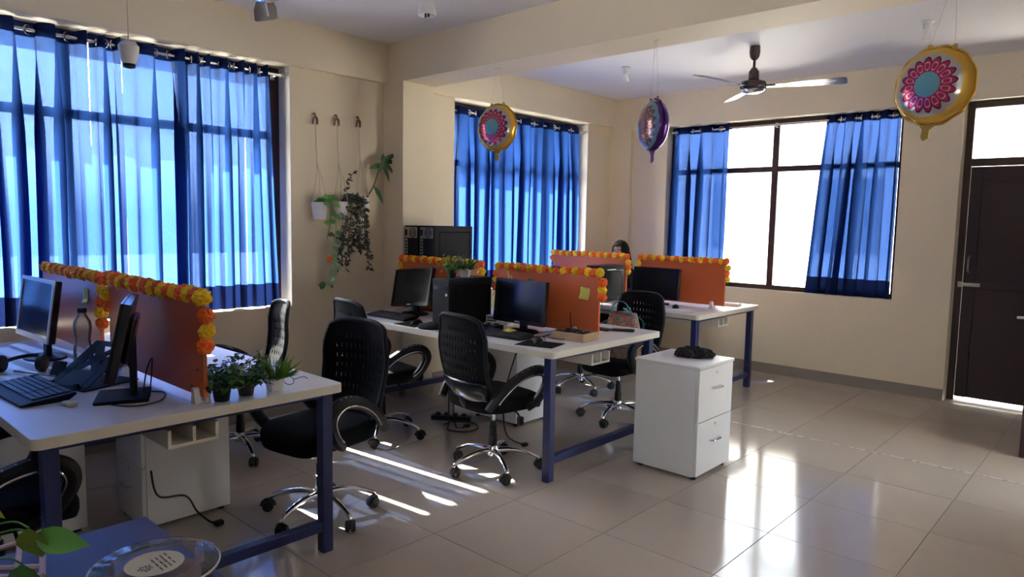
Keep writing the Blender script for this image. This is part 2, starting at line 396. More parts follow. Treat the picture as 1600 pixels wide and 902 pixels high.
# ---------------------------------------------------------------- doors
d1 = empty('door_1', (0, YB+.155, 0)); struct(d1)
x0, x1 = D1[0], D1[1]
for nm, lo, hi in (('door_frame', (x0+.005, -.04, 0), (x0+.06, .04, D1[3]-.005)), ('door_frame', (x1-.06, -.04, 0), (x1-.005, .04, D1[3]-.005)),
                   ('door_frame', (x0+.06, -.04, D1[3]-.06), (x1-.06, .04, D1[3]-.005)), ('transom_bar', (x0+.06, -.04, 2.02), (x1-.06, .045, 2.085))):
    B(lo, hi).build(nm, 'brown', d1, bevel=.004)
B((x0+.06, -.004, 2.085), (x1-.06, .004, D1[3]-.06)).build('pane', 'frost', d1, smooth=False)
leafd = empty('door_leaf'); leafd.parent = d1
B((x0+.063, -.028, .035), (x1-.063, .012, 2.015)).build('door_panel', 'doorb', leafd, bevel=.003)
for nm, lo, hi in (('stile', (x0+.063, -.040, .035), (x0+.15, -.028, 2.015)), ('stile', (x1-.15, -.040, .035), (x1-.063, -.028, 2.015)), ('rail', (x0+.15, -.040, 1.90), (x1-.15, -.028, 2.015)), ('rail', (x0+.15, -.040, .985), (x1-.15, -.028, 1.045))):
    B(lo, hi).build(nm, 'doorb', leafd, bevel=.003)
MB().tube(bez([(x0+.10, -.04, 1.12), (x0+.10, -.075, 1.14), (x0+.10, -.078, 1.19), (x0+.10, -.075, 1.24), (x0+.10, -.04, 1.26)], 5), .008, 8).build('pull_handle', 'steel', leafd)
MB().box((x0+.055, -.052, 1.0), (x0+.19, -.04, 1.03)).tube([(x0+.045, -.058, 1.015), (x0+.18, -.058, 1.015)], .007, 8).box((x0+.03, -.06, .992), (x0+.062, -.04, 1.038)).build('tower_bolt', 'steel', leafd)
# second door, standing open on the right: hinged on the wall return, leaf across the aisle end
d2 = empty('door_2', (XR2-.005, 5.60, 0)); struct(d2)
B((-.90, -.02, .012), (0, .02, 2.0)).build('door_panel', 'doorb', d2, bevel=.003)
for lo, hi in (((-.90, -.026, .012), (-.80, -.02, 2.0)), ((-.80, -.026, .012), (-.1, -.02, .14)), ((-.80, -.026, 1.88), (-.1, -.02, 2.0)), ((-.1, -.026, .012), (0, -.02, 2.0))):
    B(lo, hi).build('door_moulding', 'doorb', d2, bevel=.002)
h2 = MB().box((-.862, -.034, .80), (-.832, -.026, 1.0)).build('handle_plate', 'steel', d2, bevel=.003)
MB().tube(bez([(-.847, -.03, .93), (-.847, -.075, .93), (-.87, -.085, .93), (-.965, -.085, .925)], 6), [.010]*7+[.012]*6+[.009]*6, 10).build('lever', 'steel', h2)
for lo, hi in (((XR2-.02, DR[0]-.0, 0), (XR2+.14, DR[0]+.05, DR[2])), ((XR2, DR[1]-.05, 0), (XR2+.14, DR[1], DR[2])), ((XR2, DR[0]+.05, DR[2]-.05), (XR2+.14, DR[1]-.05, DR[2]))):
    B(lo, hi).build('door_frame', 'brown', d2, loc=(-(XR2-.005), -5.60, 0))

# ---------------------------------------------------------------- curtains and rods
def curtain(label, axis, a0, a1, zt, zb, c, n_pleat, seed, side=1, amp=.038, b0=None, b1=None, group=None, flip=False):
    """a0..a1 along the wall at the top, b0..b1 at the bottom, c = plane, side = room direction"""
    rd = random.Random(seed); b0 = a0 if b0 is None else b0; b1 = a1 if b1 is None else b1
    t = thing('curtain', label, 'curtain', ((c, (a0+a1)/2, zb) if axis == 'y' else ((a0+a1)/2, c, zb)), 0, group)
    mid = (a0+a1)/2; nc = n_pleat*22; rows = [0, .02, .045, .075, .12]+[.12+.76*k/16 for k in range(1, 17)]+[.93, .965, 1]
    ph = [rd.uniform(-.5, .5) for _ in range(n_pleat*2+2)]; am = [rd.uniform(.65, 1.3) for _ in range(n_pleat*2+2)]
    bw = [rd.uniform(.10, .36) for _ in range(n_pleat*2+2)]
    def off(u, v):
        k = u*n_pleat*2; i = int(min(k, n_pleat*2-.001)); fr = k-i
        A = am[i]*(1-fr)+am[i+1]*fr; Q = ph[i]*(1-fr)+ph[i+1]*fr
        s = -math.cos(2*PI*(n_pleat-.5)*u + Q*min(1, v*3)*min(1, 4*u, 4*(1-u)))*(-1 if flip else 1); s = math.copysign(abs(s)**.75, s)
        return amp*s*(1+(A-1)*min(1, v*2.5))*(1-.12*v) + .006*math.sin(9*u+5*v+seed)
    def pt(u, v, extra=0):
        s = u + .02*math.sin(7*u*PI+3*v+seed)*v*(u*(1-u))*3
        lo = a0+(b0-a0)*v; hi = a1+(b1-a1)*v; k = int(min(u*n_pleat*2, n_pleat*2-.001)); win = min(1, u*n_pleat*2, (1-u)*n_pleat*2)
        fr = u*n_pleat*2-k; bl = (bw[k]*(1-fr)+bw[k+1]*fr)*min(1, .25+v*2.2)*win
        a = lo+(hi-lo)*s - mid - bl*(hi-lo)/(n_pleat-.5)*math.sin(4*PI*(n_pleat-.5)*u-PI)
        z = (zt-zb)*(1-v) + (.008*math.sin(2*PI*n_pleat*u+1) if v < .01 else 0)
        o = (off(u, v)+extra)*side
        return (o, a, z) if axis == 'y' else (a, o, z)
    def sheet(vs, name, mat, extra=0):
        m = MB(); nv = len(vs); vv = [pt(i/nc, v, extra) for i in range(nc+1) for v in vs]
        m.v = vv; m.f = [(i*nv+j, (i+1)*nv+j, (i+1)*nv+j+1, i*nv+j+1) for i in range(nc) for j in range(nv-1)]
        return m.build(name, mat, t, angle=180)
    hd = [r for r in rows if r <= .045]; sheet(hd, 'header_band', 'curtainb')
    sheet([r for r in rows if .045 <= r <= .9]+[.905], 'fabric', 'curtain')
    sheet([.905, .93, .965, 1], 'hem', 'curtainb')
    zr = (zt-zb)*(1-.027)
    for k in range(1, n_pleat*2):
        u = k/(n_pleat*2); a = a0+(a1-a0)*u-mid; sl = math.atan2(amp*2*PI*n_pleat/(a1-a0), 1)*(1 if k % 2 == 0 else -1)*.75
        g = MB().torus((0,0,0), .023, .0055, axis='X' if axis == 'y' else 'Y', n=16, m=6).build('grommet', 'rodm', t, loc=((0, a, zr) if axis == 'y' else (a, 0, zr)))
        g.rotation_euler = (0, 0, sl*side*(-1 if axis == 'y' else 1))
    return t
def rod(label, axis, a0, a1, z, c, wall):
    t = thing('curtain_rod', label, 'curtain rod', ((c, a0, z) if axis == 'y' else (a0, c, z)))
    L = a1-a0; d = (lambda a, o=0, zz=0: (o, a, zz)) if axis == 'y' else (lambda a, o=0, zz=0: (a, o, zz))
    MB().tube([d(0), d(L)], .0115, 10).build('pole', 'rodm', t)
    for e in (0, L):
        m = MB(); m.sphere(d(e), .018, 10, 6); m.build('finial', 'rodm', t)
    for e in (.03, L*.5, L-.03):
        m = MB(); m.tube([d(e), d(e, wall-c)], .006, 6); m.box(*((d(e-.015, wall-c-.004, -.025), d(e+.015, wall-c+.004, .025)))); m.build('bracket', 'rodm', t)
    return t
CX = XW-.062
ZR = 2.523
rod('steel curtain rod across the big left window', 'y', -.72, 2.755, ZR, CX, XW-.150)
rod('steel curtain rod behind the gold balloon near the column', 'y', 4.45, 6.45, ZR-.03, CX, XW-.150)
rod('steel curtain rod above the open back window', 'x', -4.04, -1.73, 2.492, YB+.055, YB+.10)
gl = 'blue curtain panels on the big left window'
ZT = ZR+.047
curtain('blue curtain panel at the picture edge left of the bottle', 'y', -.70, 1.462, ZT, .83, CX, 11, 1, group=gl)
curtain('blue curtain panel above the upright orange divider and water bottle', 'y', 1.488, 1.648, ZT, .83, CX, 2, 2, group=gl)
curtain('blue curtain panel behind the corner of the front garland', 'y', 1.676, 2.036, ZT, .83, CX, 2, 4, group=gl)
curtain('blue curtain panel above the marigold garland, third from the hanging wall plants', 'y', 2.064, 2.206, ZT, .83, CX, 2, 3, group=gl)
curtain('blue curtain panel above the end of the front garland', 'y', 2.234, 2.446, ZT, .83, CX, 2, 6, group=gl)
curtain('blue curtain panel nearest the hanging wall plants', 'y', 2.474, 2.62, ZT, .83, CX, 2, 5, group=gl, b1=2.69)
gl2 = 'blue curtain panels behind the gold balloon'
curtain('blue curtain panel above the potted plants, next to the column', 'y', 4.46, 5.07, ZT-.03, .84, CX, 3, 7, group=gl2)
curtain('blue curtain panel directly behind the small gold balloon', 'y', 5.09, 5.72, ZT-.03, .84, CX, 3, 8, group=gl2, b1=5.70)
curtain('blue curtain panel nearest the room corner beside the woman', 'y', 5.735, 6.33, ZT-.03, .84, CX, 3, 9, group=gl2, b0=5.75, b1=6.36)
gl3 = 'curtains drawn apart at the back window'
curtain('bunched blue curtain left of the open window, beside the purple balloon', 'x', -4.02, -3.345, 2.54, .86, YB+.055, 3, 11, side=-1, group=gl3, b0=-4.04, b1=-3.36)
curtain('wide blue curtain between the open window and the maroon door', 'x', -2.40, -1.735, 2.54, .845, YB+.055, 5, 12, side=-1, group=gl3, b0=-2.52, b1=-1.74)

# ================================================================ WORK BENCHES
DT, DD, DL = .763, 1.164, 2.095          # top height, depth, length
def bench(label, xr, y0, yd=None):
    t = thing('workbench', label, 'desk', (xr-DL, y0, 0), 0, 'white workbenches with navy legs')
    poly = []
    for cx_, cy_, a0 in ((DL-.03, .03, -90), (DL-.03, DD-.03, 0), (.03, DD-.03, 90), (.03, .03, 180)):
        for k in range(5): a = math.radians(a0+22.5*k); poly.append((cx_+.03*math.cos(a), cy_+.03*math.sin(a)))
    MB().prism(poly, DT-.038, DT).build('desktop', 'top', t, bevel=.002, segs=1)
    n = len(poly); m = MB()
    c = Vector((DL/2, DD/2)); ring = [(Vector(p)-c) for p in poly]
    out = [(c+q+q.normalized()*.0012) for q in ring]
    m.v = [(p.x, p.y, DT-.0375) for p in out]+[(p.x, p.y, DT-.0015) for p in out]; m.f = [(i, (i+1) % n, n+(i+1) % n, n+i) for i in range(n)]
    m.build('edge_band', 'edge', t)
    z1 = DT-.039
    for x in (.03, DL-.085):
        for y in (.035, DD-.085): B((x, y, 0), (x+.05, y+.05, z1)).build('leg', 'navy', t, bevel=.003)
        B((x+.004, .085, .10), (x+.046, DD-.085, .145)).build('foot_rail', 'navy', t, bevel=.003)
        B((x+.010, .085, z1-.022), (x+.040, DD-.085, z1)).build('top_rail', 'navy', t, bevel=.003)
    for y in (.16, DD-.20): B((.08, y, z1-.03), (DL-.085, y+.04, z1)).build('long_rail', 'navy', t, bevel=.003)
    tr = empty('cable_tray'); tr.parent = t
    ya, yb = DD/2-.15, DD/2+.04
    for nm, lo, hi in (('tray_floor', (.3, ya, z1-.100), (DL-.04, yb, z1-.088)), ('tray_side', (.3, ya, z1-.088), (DL-.04, ya+.012, z1-.031)), ('tray_side', (.3, yb-.012, z1-.088), (DL-.04, yb, z1-.031)), ('tray_side', (.3, ya+.09, z1-.088), (DL-.04, ya+.102, z1-.031))):
        B(lo, hi).build(nm, 'edge', tr, smooth=False)
    return t
X1, Y1, X2, Y2, X3, Y3 = -2.579, .582, -2.414, 2.987, -2.634, 5.10
bench('white workbench nearest the camera, with the blue-lit keyboard', X1, Y1)
bench('white workbench in the middle, with the cardboard box on it', X2, Y2)
bench('white workbench farthest back, under the open window', X3, Y3)

# ---------------------------------------------------------------- dividers and marigold garlands
def flower_mesh(mat, seed):
    rd = random.Random(seed); bm = bmesh.new(); bmesh.ops.create_icosphere(bm, subdivisions=3, radius=1)
    for v in bm.verts:
        k = rd.random(); v.co *= (.80+.30*k)
        v.co.z *= .92
    me = bpy.data.meshes.new('flower'); bm.to_mesh(me); bm.free(); me.materials.append(MT[mat]); return me
FY = [flower_mesh('yflower', s) for s in (1, 2)]; FO = [flower_mesh('oflower', s) for s in (3, 4)]
PZ0, PZ1 = .79, 1.165
def divider(label, glabel, xa, xb, y, left_drop, right_drop, seed, r=.029, note=None, clamps=(.13, .87)):
    t = thing('desk_divider', label, 'divider', (xa, y, DT), 0, 'orange desk dividers')
    B((0, -.009, PZ0-DT), (xb-xa, .009, PZ1-DT)).build('panel', 'orange', t, bevel=.003)
    for f in clamps:
        cx_ = (xb-xa)*f
        for s in (-1, 1):
            MB().prism([(-.020, 0), (.020, 0), (.013, .055), (.004, .062), (-.004, .062), (-.013, .055)], 0, .022, TR((cx_, .022 if s < 0 else .031, 0)) @ RX(PI/2) if s > 0 else TR((cx_, -.009, 0)) @ RX(PI/2)).build('clamp', 'clampw', t, bevel=.002)
        MB().box((cx_-.02, -.031, 0), (cx_+.02, .031, .006)).build('clamp_foot', 'clampw', t)
    rd = random.Random(seed)
    g = thing('marigold_garland', glabel, 'garland', (xa, y, PZ1), 0, 'marigold garlands along the orange dividers')
    L = xb-xa; path = []
    sp = r*1.62
    n = int(left_drop/sp)
    for k in range(n, 0, -1): path.append((-r*.55, -k*sp))
    m = int(L/sp)
    for k in range(m+1): path.append((k*L/m, r*.35))
    for k in range(1, int(right_drop/sp)+1): path.append((L+r*.55, -k*sp))
    pts = []
    for k, (x, z) in enumerate(path):
        p = (x+rd.uniform(-.003, .003), rd.uniform(-.006, .006), z+rd.uniform(-.003, .003)); pts.append(p)
        me = rd.choice(FY if k % 2 else FO); s = r*rd.uniform(.93, 1.12)
        link('flower', me, g, p, (rd.uniform(0, 6), rd.uniform(0, 6), rd.uniform(0, 6)), (s, s, s))
    MB().tube(pts, .002, 5).build('string', 'leaf', g)
    for e, s in ((pts[0], -1), (pts[-1], 1)):
        MB().tube(bez([e, (e[0]+.004*s, e[1]-.004, e[2]-.03), (e[0]+.012*s, e[1]-.008, e[2]-.062)], 4), .0022, 5).build('loose_end', 'leaf', g)
    return t
yd1, yd2, yd3 = Y1+DD/2, Y2+DD/2, Y3+DD/2
divider('orange desk divider with a sticky note behind the clear bottle', 'marigold garland on the divider behind the clear bottle', -4.70, -3.765, yd1, .02, .22, 1, r=.032)
divider('orange desk divider beside the three potted plants on the front bench', 'marigold garland ending above the three potted plants', -3.635, -2.635, yd1, .16, .22, 2, r=.035, clamps=(.12, .955))
divider('orange desk divider behind the tilted monitor, next to the column', 'marigold garland under the stacked computer towers', -4.44, -3.565, yd2, .10, .16, 3)
divider('orange desk divider with a sticky note at the cardboard box', 'marigold garland with a blue clip on the middle bench', -3.39, -2.515, yd2, .16, .17, 4, clamps=(.12, .8))
divider('orange desk divider in front of the seated woman', 'marigold garland in front of the seated woman', -4.60, -3.70, yd3, .09, .16, 5)
divider('orange desk divider under the open back window', 'marigold garland nearest the open back window', -3.55, -2.70, yd3, .11, .15, 6)
def sticky(label, loc, rot, mat='note', s=.075):
    m = MB(); n = 6
    m.v = [(-s/2+s*i/n, -.002-.010*max(0, (.4-j/n))**2*8, s*j/n) for i in range(n+1) for j in range(n+1)]
    m.f = [(i*(n+1)+j, (i+1)*(n+1)+j, (i+1)*(n+1)+j+1, i*(n+1)+j+1) for i in range(n) for j in range(n)]
    o = m.build('sticky_note', mat, None, loc=loc, rot=rot); so_ = o.modifiers.new('solid', 'SOLIDIFY'); so_.thickness = .0008
    return tag(o, label, 'sticky note', 'yellow sticky notes')
sticky('yellow sticky note on the divider behind the clear bottle', (-3.95, yd1-.010, 1.035), (0, -.05, 0))
sticky('yellow sticky note on the divider above the cardboard box', (-2.625, yd2-.010, 1.005), (0, .08, 0))

# ================================================================ OFFICE CHAIRS
def make_chair():
    t = empty('office_chair')
    ang0 = .3
    hub = MB().lathe([(.030, .085), (.036, .09), (.036, .14), (.028, .15)], 16).build('hub', 'chrome', t)
    arm = MB(); pth = bez([(.025, 0, .118), (.10, 0, .122), (.19, 0, .108), (.265, 0, .078), (.275, 0, .066)], 5)
    arm.tube(pth, [.021-.010*i/len(pth) for i in range(len(pth))], 10, flat=.8)
    arm_me = arm.mesh('base_leg', 'chrome')
    cw = MB()
    for s in (-1, 1):
        cw.lathe([(0, -.011), (.020, -.011), (.0265, -.008), (.0285, 0), (.0265, .008), (.020, .011), (0, .011)], 14, M=TR((.012, s*.014, .0285)) @ RX(PI/2))
    cw.tube([(0, 0, .072), (0, 0, .045)], .006, 6)
    hood = [(.012+.031*math.cos(a), .031*math.sin(a)+.0285) for a in [PI*k/8 for k in range(0, 9)]]
    cw.tube([(x, 0, z) for x, z in hood], .010, 6)
    cw_me = cw.mesh('caster', 'rubber')
    for k in range(5):
        a = ang0+2*PI*k/5; lg = link('base_leg', arm_me, t, rot=(0, 0, a))
        link('caster', cw_me, lg, (.272, 0, 0), (0, 0, 1.1*k+.4))
    MB().lathe([(.026, .145), (.026, .21), (.022, .212), (.022, .27), (.018, .272), (.018, .30)], 16).build('lift_cover', 'black', t)
    MB().tube([(0, 0, .14), (0, 0, .385)], .0125, 12).build('gas_lift', 'chrome', t)
    mc = MB().box((-.07, -.10, .375), (.07, .10, .412)); mc.build('tilt_mechanism', 'black', t, bevel=.008)
    lv = MB().tube(bez([(.06, .03, .39), (.17, .03, .385), (.21, .035, .35)], 4), .006, 6); lv.box((.195, .02, .315), (.222, .05, .36)); lv.build('lever', 'black', t)
    # seat cushion
    ms = MB(); n = 20; rings = []
    for zz, k in ((.398, .88), (.405, .97), (.43, 1.0), (.462, 1.0), (.482, .95), (.490, .80), (.492, .4), (.491, .0)):
        ring = []
        for i in range(n*2):
            a = PI*i/n; cx_ = math.copysign(abs(math.cos(a))**.5, math.cos(a))*.235*k; cy_ = math.copysign(abs(math.sin(a))**.5, math.sin(a))*.230*k+.01
            zf = zz + (-.03*((cy_-.12)/.12)**2 if cy_ > .12 else 0)
            ring.append((cx_, cy_, zf))
        rings.append(ring)
    N2 = n*2
    for rg in rings: ms.v += rg
    ms.f = [(j*N2+i, j*N2+(i+1) % N2, (j+1)*N2+(i+1) % N2, (j+1)*N2+i) for j in range(len(rings)-1) for i in range(N2)]+[tuple(range(N2))[::-1]]
    ms.build('seat', 'seatf', t, angle=60)
    # perforated backrest: vertical slots in rows
    def bp(u, v):                        # u -1..1, v 0..1
        wd = .225-.035*max(0, v-.75)/.25*abs(v)+(-.03*(1-v)**2); x = wd*u
        z = .45+.505*v-.03*(abs(u)**4)*(1 if v > .5 else .3)*v
        y = -.205-.085*v-.05*math.sin(PI*min(1, v*1.2))*.6+.055*u*u*(1-.3*v)
        return (x, y, z)
    nu, nv = 60, 48; mb = MB(); mb.v = [bp(-1+2*i/nu, j/nv) for i in range(nu+1) for j in range(nv+1)]
    hole = set()
    for row in range(6):
        j0 = 14+row*5
        for i in range(6, nu-6, 4):
            if row == 5 and (i < 16 or i > 43): continue
            for jj in (0, 1): hole.add((i, j0+jj))
    mb.f = [(i*(nv+1)+j, (i+1)*(nv+1)+j, (i+1)*(nv+1)+j+1, i*(nv+1)+j+1) for i in range(nu) for j in range(nv) if (i, j) not in hole]
    bo = mb.build('backrest', 'mesh', t, angle=180); sl = bo.modifiers.new('solid', 'SOLIDIFY'); sl.thickness = .007; sl.offset = 0
    rim = [bp(-1, j/10) for j in range(0, 11)]+[bp(-1+2*i/12, 1) for i in range(1, 13)]+[bp(1, 1-j/10) for j in range(1, 11)]+[bp(1-2*i/8, 0) for i in range(1, 8)]
    MB().tube(rim, .0125, 8, closed=True).build('back_frame', 'bluegrey', t)
    # moulded lumbar shell and bracket to the seat
    lm = MB(); q = 12
    lm.v = [(lambda p: (p[0]*1.02, p[1]-.016-.012*math.sin(PI*j/6), p[2]-.0))(bp(-1+2*i/q, .26*j/6)) for i in range(q+1) for j in range(7)]
    lm.f = [(i*7+j, (i+1)*7+j, (i+1)*7+j+1, i*7+j+1) for i in range(q) for j in range(6)]
    lo_ = lm.build('lumbar_shell', 'blackg', t, angle=180); s2 = lo_.modifiers.new('solid', 'SOLIDIFY'); s2.thickness = .010
    MB().tube(bez([(0, -.06, .40), (0, -.17, .40), (0, -.225, .44), (0, -.235, .53)], 5), .022, 8, flat=.5).build('back_bracket', 'black', t)
    # loop armrests with a bright inlay
    loop = [(-.215, .435), (-.165, .50), (-.085, .57), (.01, .618), (.10, .635), (.165, .615), (.19, .565), (.165, .50), (.12, .445), (.07, .412)]
    for s in (-1, 1):
        pa = bez([(s*(.225+.045*math.sin(PI*i/(len(loop)-1))), y, z) for i, (y, z) in enumerate(loop)], 5)
        ar = MB().tube(pa, [.024+.008*math.sin(PI*i/(len(pa)-1)) for i in range(len(pa))], 8, flat=1.0).build('armrest', 'black', t)
        cy_ = sum(p.y for p in pa)/len(pa); cz_ = sum(p.z for p in pa)/len(pa)
        pi_ = [Vector((p.x+s*.026, p.y+(cy_-p.y)*.16, p.z+(cz_-p.z)*.16)) for p in pa[2:-3]]
        MB().tube(pi_, .0042, 6).build('inlay', 'chrome', ar)
        st = MB()
        for k in range(6): p = pa[12+2*k]; st.sphere((p.x+s*.010, p.y, p.z+.026), .0045, 6, 4)
        st.build('studs', 'steel', ar)['kind'] = 'stuff'
    return t
CG = 'black office chairs with chrome five-star bases'
chair0 = make_chair(); used = [False]
def chair(label, x, y, face_deg, spin=0):
    """face_deg: heading the sitter looks at, measured from +Y towards +X"""
    o = chair0 if not used[0] else copy_tree(chair0); used[0] = True
    o.location = (x, y, 0); o.rotation_euler = (0, 0, -math.radians(face_deg)); tag(o, label, 'office chair', CG)
    if spin:
        for ch in o.children:
            if ch.name.startswith('base_leg'): ch.rotation_euler.z += spin
    return o
chair('black office chair standing in the striped sunlight behind the front bench', -2.98, 1.88, 170, .1)
chair('black office chair at the left half of the middle bench, before the column', -3.83, 2.90, 8, .2)
chair('black office chair at the right half of the middle bench, by its navy leg', -2.84, 2.97, 8, .5)
chair('black office chair with the patterned bag on its seat', -2.92, 4.42, 186, .2)
chair('black office chair whose chrome base shows under the middle bench', -3.70, 4.98, 10, .6)
chair('black office chair seen behind the garland end at the front bench', -4.12, 2.03, 196, .3)
chair('black office chair pushed under the near edge of the front bench', -3.00, .56, 4, .3)
chair('black office chair on which the woman sits', -4.27, 6.50, 180, .2)

# ================================================================ PEDESTALS
def pedestal(label, x0, y0, sx, sy, h, face, group='white drawer pedestals', feet=True):
    """face '+x' or '-y' carries the drawers"""
    t = thing('drawer_pedestal', label, 'cabinet', (x0+sx/2, y0+sy/2, 0), 0, group)
    a = -PI/2 if face == '-y' else 0
    if face == '-y': sx, sy = sy, sx
    hx, hy = sx/2, sy/2; rt = (0, 0, a); k = [t]
    def bl(nm, lo, hi, m, par=t, bev=.002):
        o = B(lo, hi).build(nm, m, par, bevel=bev, segs=1)
        if par is t: o.rotation_euler = rt
        return o
    fz = .03 if feet else .0
    bl('side_panel', (-hx, -hy, fz-.012), (hx-.020, -hy+.016, h-.018), 'white'); bl('side_panel', (-hx, hy-.016, fz-.012), (hx-.020, hy, h-.018), 'white')
    bl('back_panel', (-hx, -hy+.016, fz), (-hx+.012, hy-.016, h-.018), 'white'); bl('bottom_panel', (-hx+.012, -hy+.016, fz), (hx-.022, hy-.016, fz+.016), 'white')
    bl('top_panel', (-hx-.006, -hy-.006, h-.018), (hx+.006, hy+.006, h), 'top', bev=.004)
    mid = fz+(h-.018-fz)*.50
    for z0, z1 in ((fz-.005, mid-.002), (mid+.002, h-.021)):
        d = bl('drawer_front', (hx-.019, -hy+.001, z0), (hx, hy-.001, z1), 'white')
        zc = z0+(z1-z0)*.60
        MB().tube(bez([(hx, -.045, zc), (hx+.022, -.043, zc), (hx+.026, 0, zc), (hx+.022, .043, zc), (hx, .045, zc)], 5), .005, 8).build('handle', 'chrome', d)
        MB().lathe([(.008, 0), (.008, .004), (.004, .005)], 12, M=TR((hx, 0, z1-.035)) @ RY(PI/2)).build('lock', 'steel', d)
    if feet:
        for sx_ in (-1, 1):
            for sy_ in (-1, 1): 
                f = MB().lathe([(.018, 0), (.018, .008), (.010, .012), (.010, fz)], 12, o=(sx_*(hx-.035), sy_*(hy-.035), 0)).build('foot', 'black', t); f.rotation_euler = rt
    return t
pedestal('white two-drawer pedestal standing free in the aisle, black bag on top', -2.285, 3.645, .425, .43, .672, '+x')
pedestal('white pedestal under the right half of the middle bench', -3.77, 3.70, .46, .36, .60, '-y')
pedestal('white pedestal under the front bench, behind the cable tray', -3.72, 1.19, .33, .42, .60, '-y')
pedestal('white pedestal under the front bench, beside the near chair', -4.02, .62, .42, .40, .60, '-y')
# crumpled black bag on the free pedestal
rb = random.Random(8); bm_ = bmesh.new(); bmesh.ops.create_icosphere(bm_, subdivisions=4, radius=1)
for v in bm_.verts:
    n_ = math.sin(7*v.co.x+3*v.co.y)*math.cos(6*v.co.y-4*v.co.z)+.6*math.sin(13*v.co.x-9*v.co.z+2)
    k = 1+.10*n_+rb.uniform(-.035, .035); v.co = Vector((v.co.x*.115*k, v.co.y*.10*k, max(-.012, v.co.z*.040*k+.008*math.sin(18*v.co.x+9*v.co.y))))
me_ = bpy.data.meshes.new('crumpled_bag'); bm_.to_mesh(me_); bm_.free(); me_.materials.append(MT['cloth'])
cb = link('crumpled_bag', me_, None, (-2.06, 3.95, .672+.013), (0, 0, .5)); tag(cb, 'crumpled black bag lying on the free-standing pedestal', 'bag')
sphs = None

# ================================================================ COMPUTERS
def monitor(label, x, y, face_deg, w_=.47, h_=.285, zc=.30, tilt=6, roll=0, base='oval', bez_mat='blackg', mark=True):
    t = thing('monitor', label, 'monitor', (x, y, DT), -math.radians(face_deg), 'flat computer monitors')
    # local: screen faces -Y
    Mh = TR((0, 0, zc)) @ RX(-math.radians(tilt)) @ RY(math.radians(roll))
    MB().box((-w_/2, -.012, -h_/2), (w_/2, .018, h_/2), Mh).build('housing', 'blackg', t, bevel=.005)
    fr = MB()
    for lo, hi in (((-w_/2, -.019, h_/2-.017), (w_/2, -.012, h_/2)), ((-w_/2, -.019, -h_/2), (w_/2, -.012, -h_/2+.024)), ((-w_/2, -.019, -h_/2+.024), (-w_/2+.017, -.012, h_/2-.017)), ((w_/2-.017, -.019, -h_/2+.024), (w_/2, -.012, h_/2-.017))): fr.box(lo, hi, Mh)
    b = fr.build('bezel', bez_mat, t)
    if mark: MB().box((-.022, -.0196, -h_/2+.008), (.022, -.019, -h_/2+.016), Mh).build('maker_mark', 'silver', b)
    MB().box((-w_/2+.017, -.0135, -h_/2+.024), (w_/2-.017, -.0125, h_/2-.017), Mh).build('screen', 'screen', t, smooth=False)
    MB().box((-.11, .018, -.09), (.11, .042, .09), Mh).build('rear_cover', 'blackg', t, bevel=.01)
    MB().box((-.028, .020, .008), (.028, .045, zc+.02)).build('stand', 'black', t, bevel=.005)
    if base == 'oval': MB().lathe([(0, 0), (.98, 0), (1, .004), (.96, .010), (.3, .014), (0, .014)], 28, M=TR((0, .02, 0)) @ Matrix.Diagonal((.125, .092, 1, 1))).build('base', 'black', t)
    else: MB().box((-.11, -.10, 0), (.11, .09, .014)).build('base', 'bluegrey', t, bevel=.006)
    return t
monitor('silver-edged monitor at the picture edge, reflecting the blue curtain', -4.05, .97, -2, .48, .30, .25, 8, 0, bez_mat='silver', mark=False)
monitor('monitor seen edge-on beside the laptop stand', -2.955, .985, 23, .42, .30, .245, 12, base='plate')
monitor('tilted monitor left of the tower with two potted plants', -4.16, 3.44, 4, .46, .29, .205, 14, -6)
monitor('switched-off monitor with two tiny clips on top, middle bench', -3.03, 3.41, 3, .455, .285, .20, 5)
monitor('switched-off monitor under the open back window', -3.305, 5.56, 0, .47, .28, .19, 6)
monitor('monitor facing away behind the divider with the blue garland clip', -3.60, 4.02, 180, .44, .27, .19, 6) if False else None

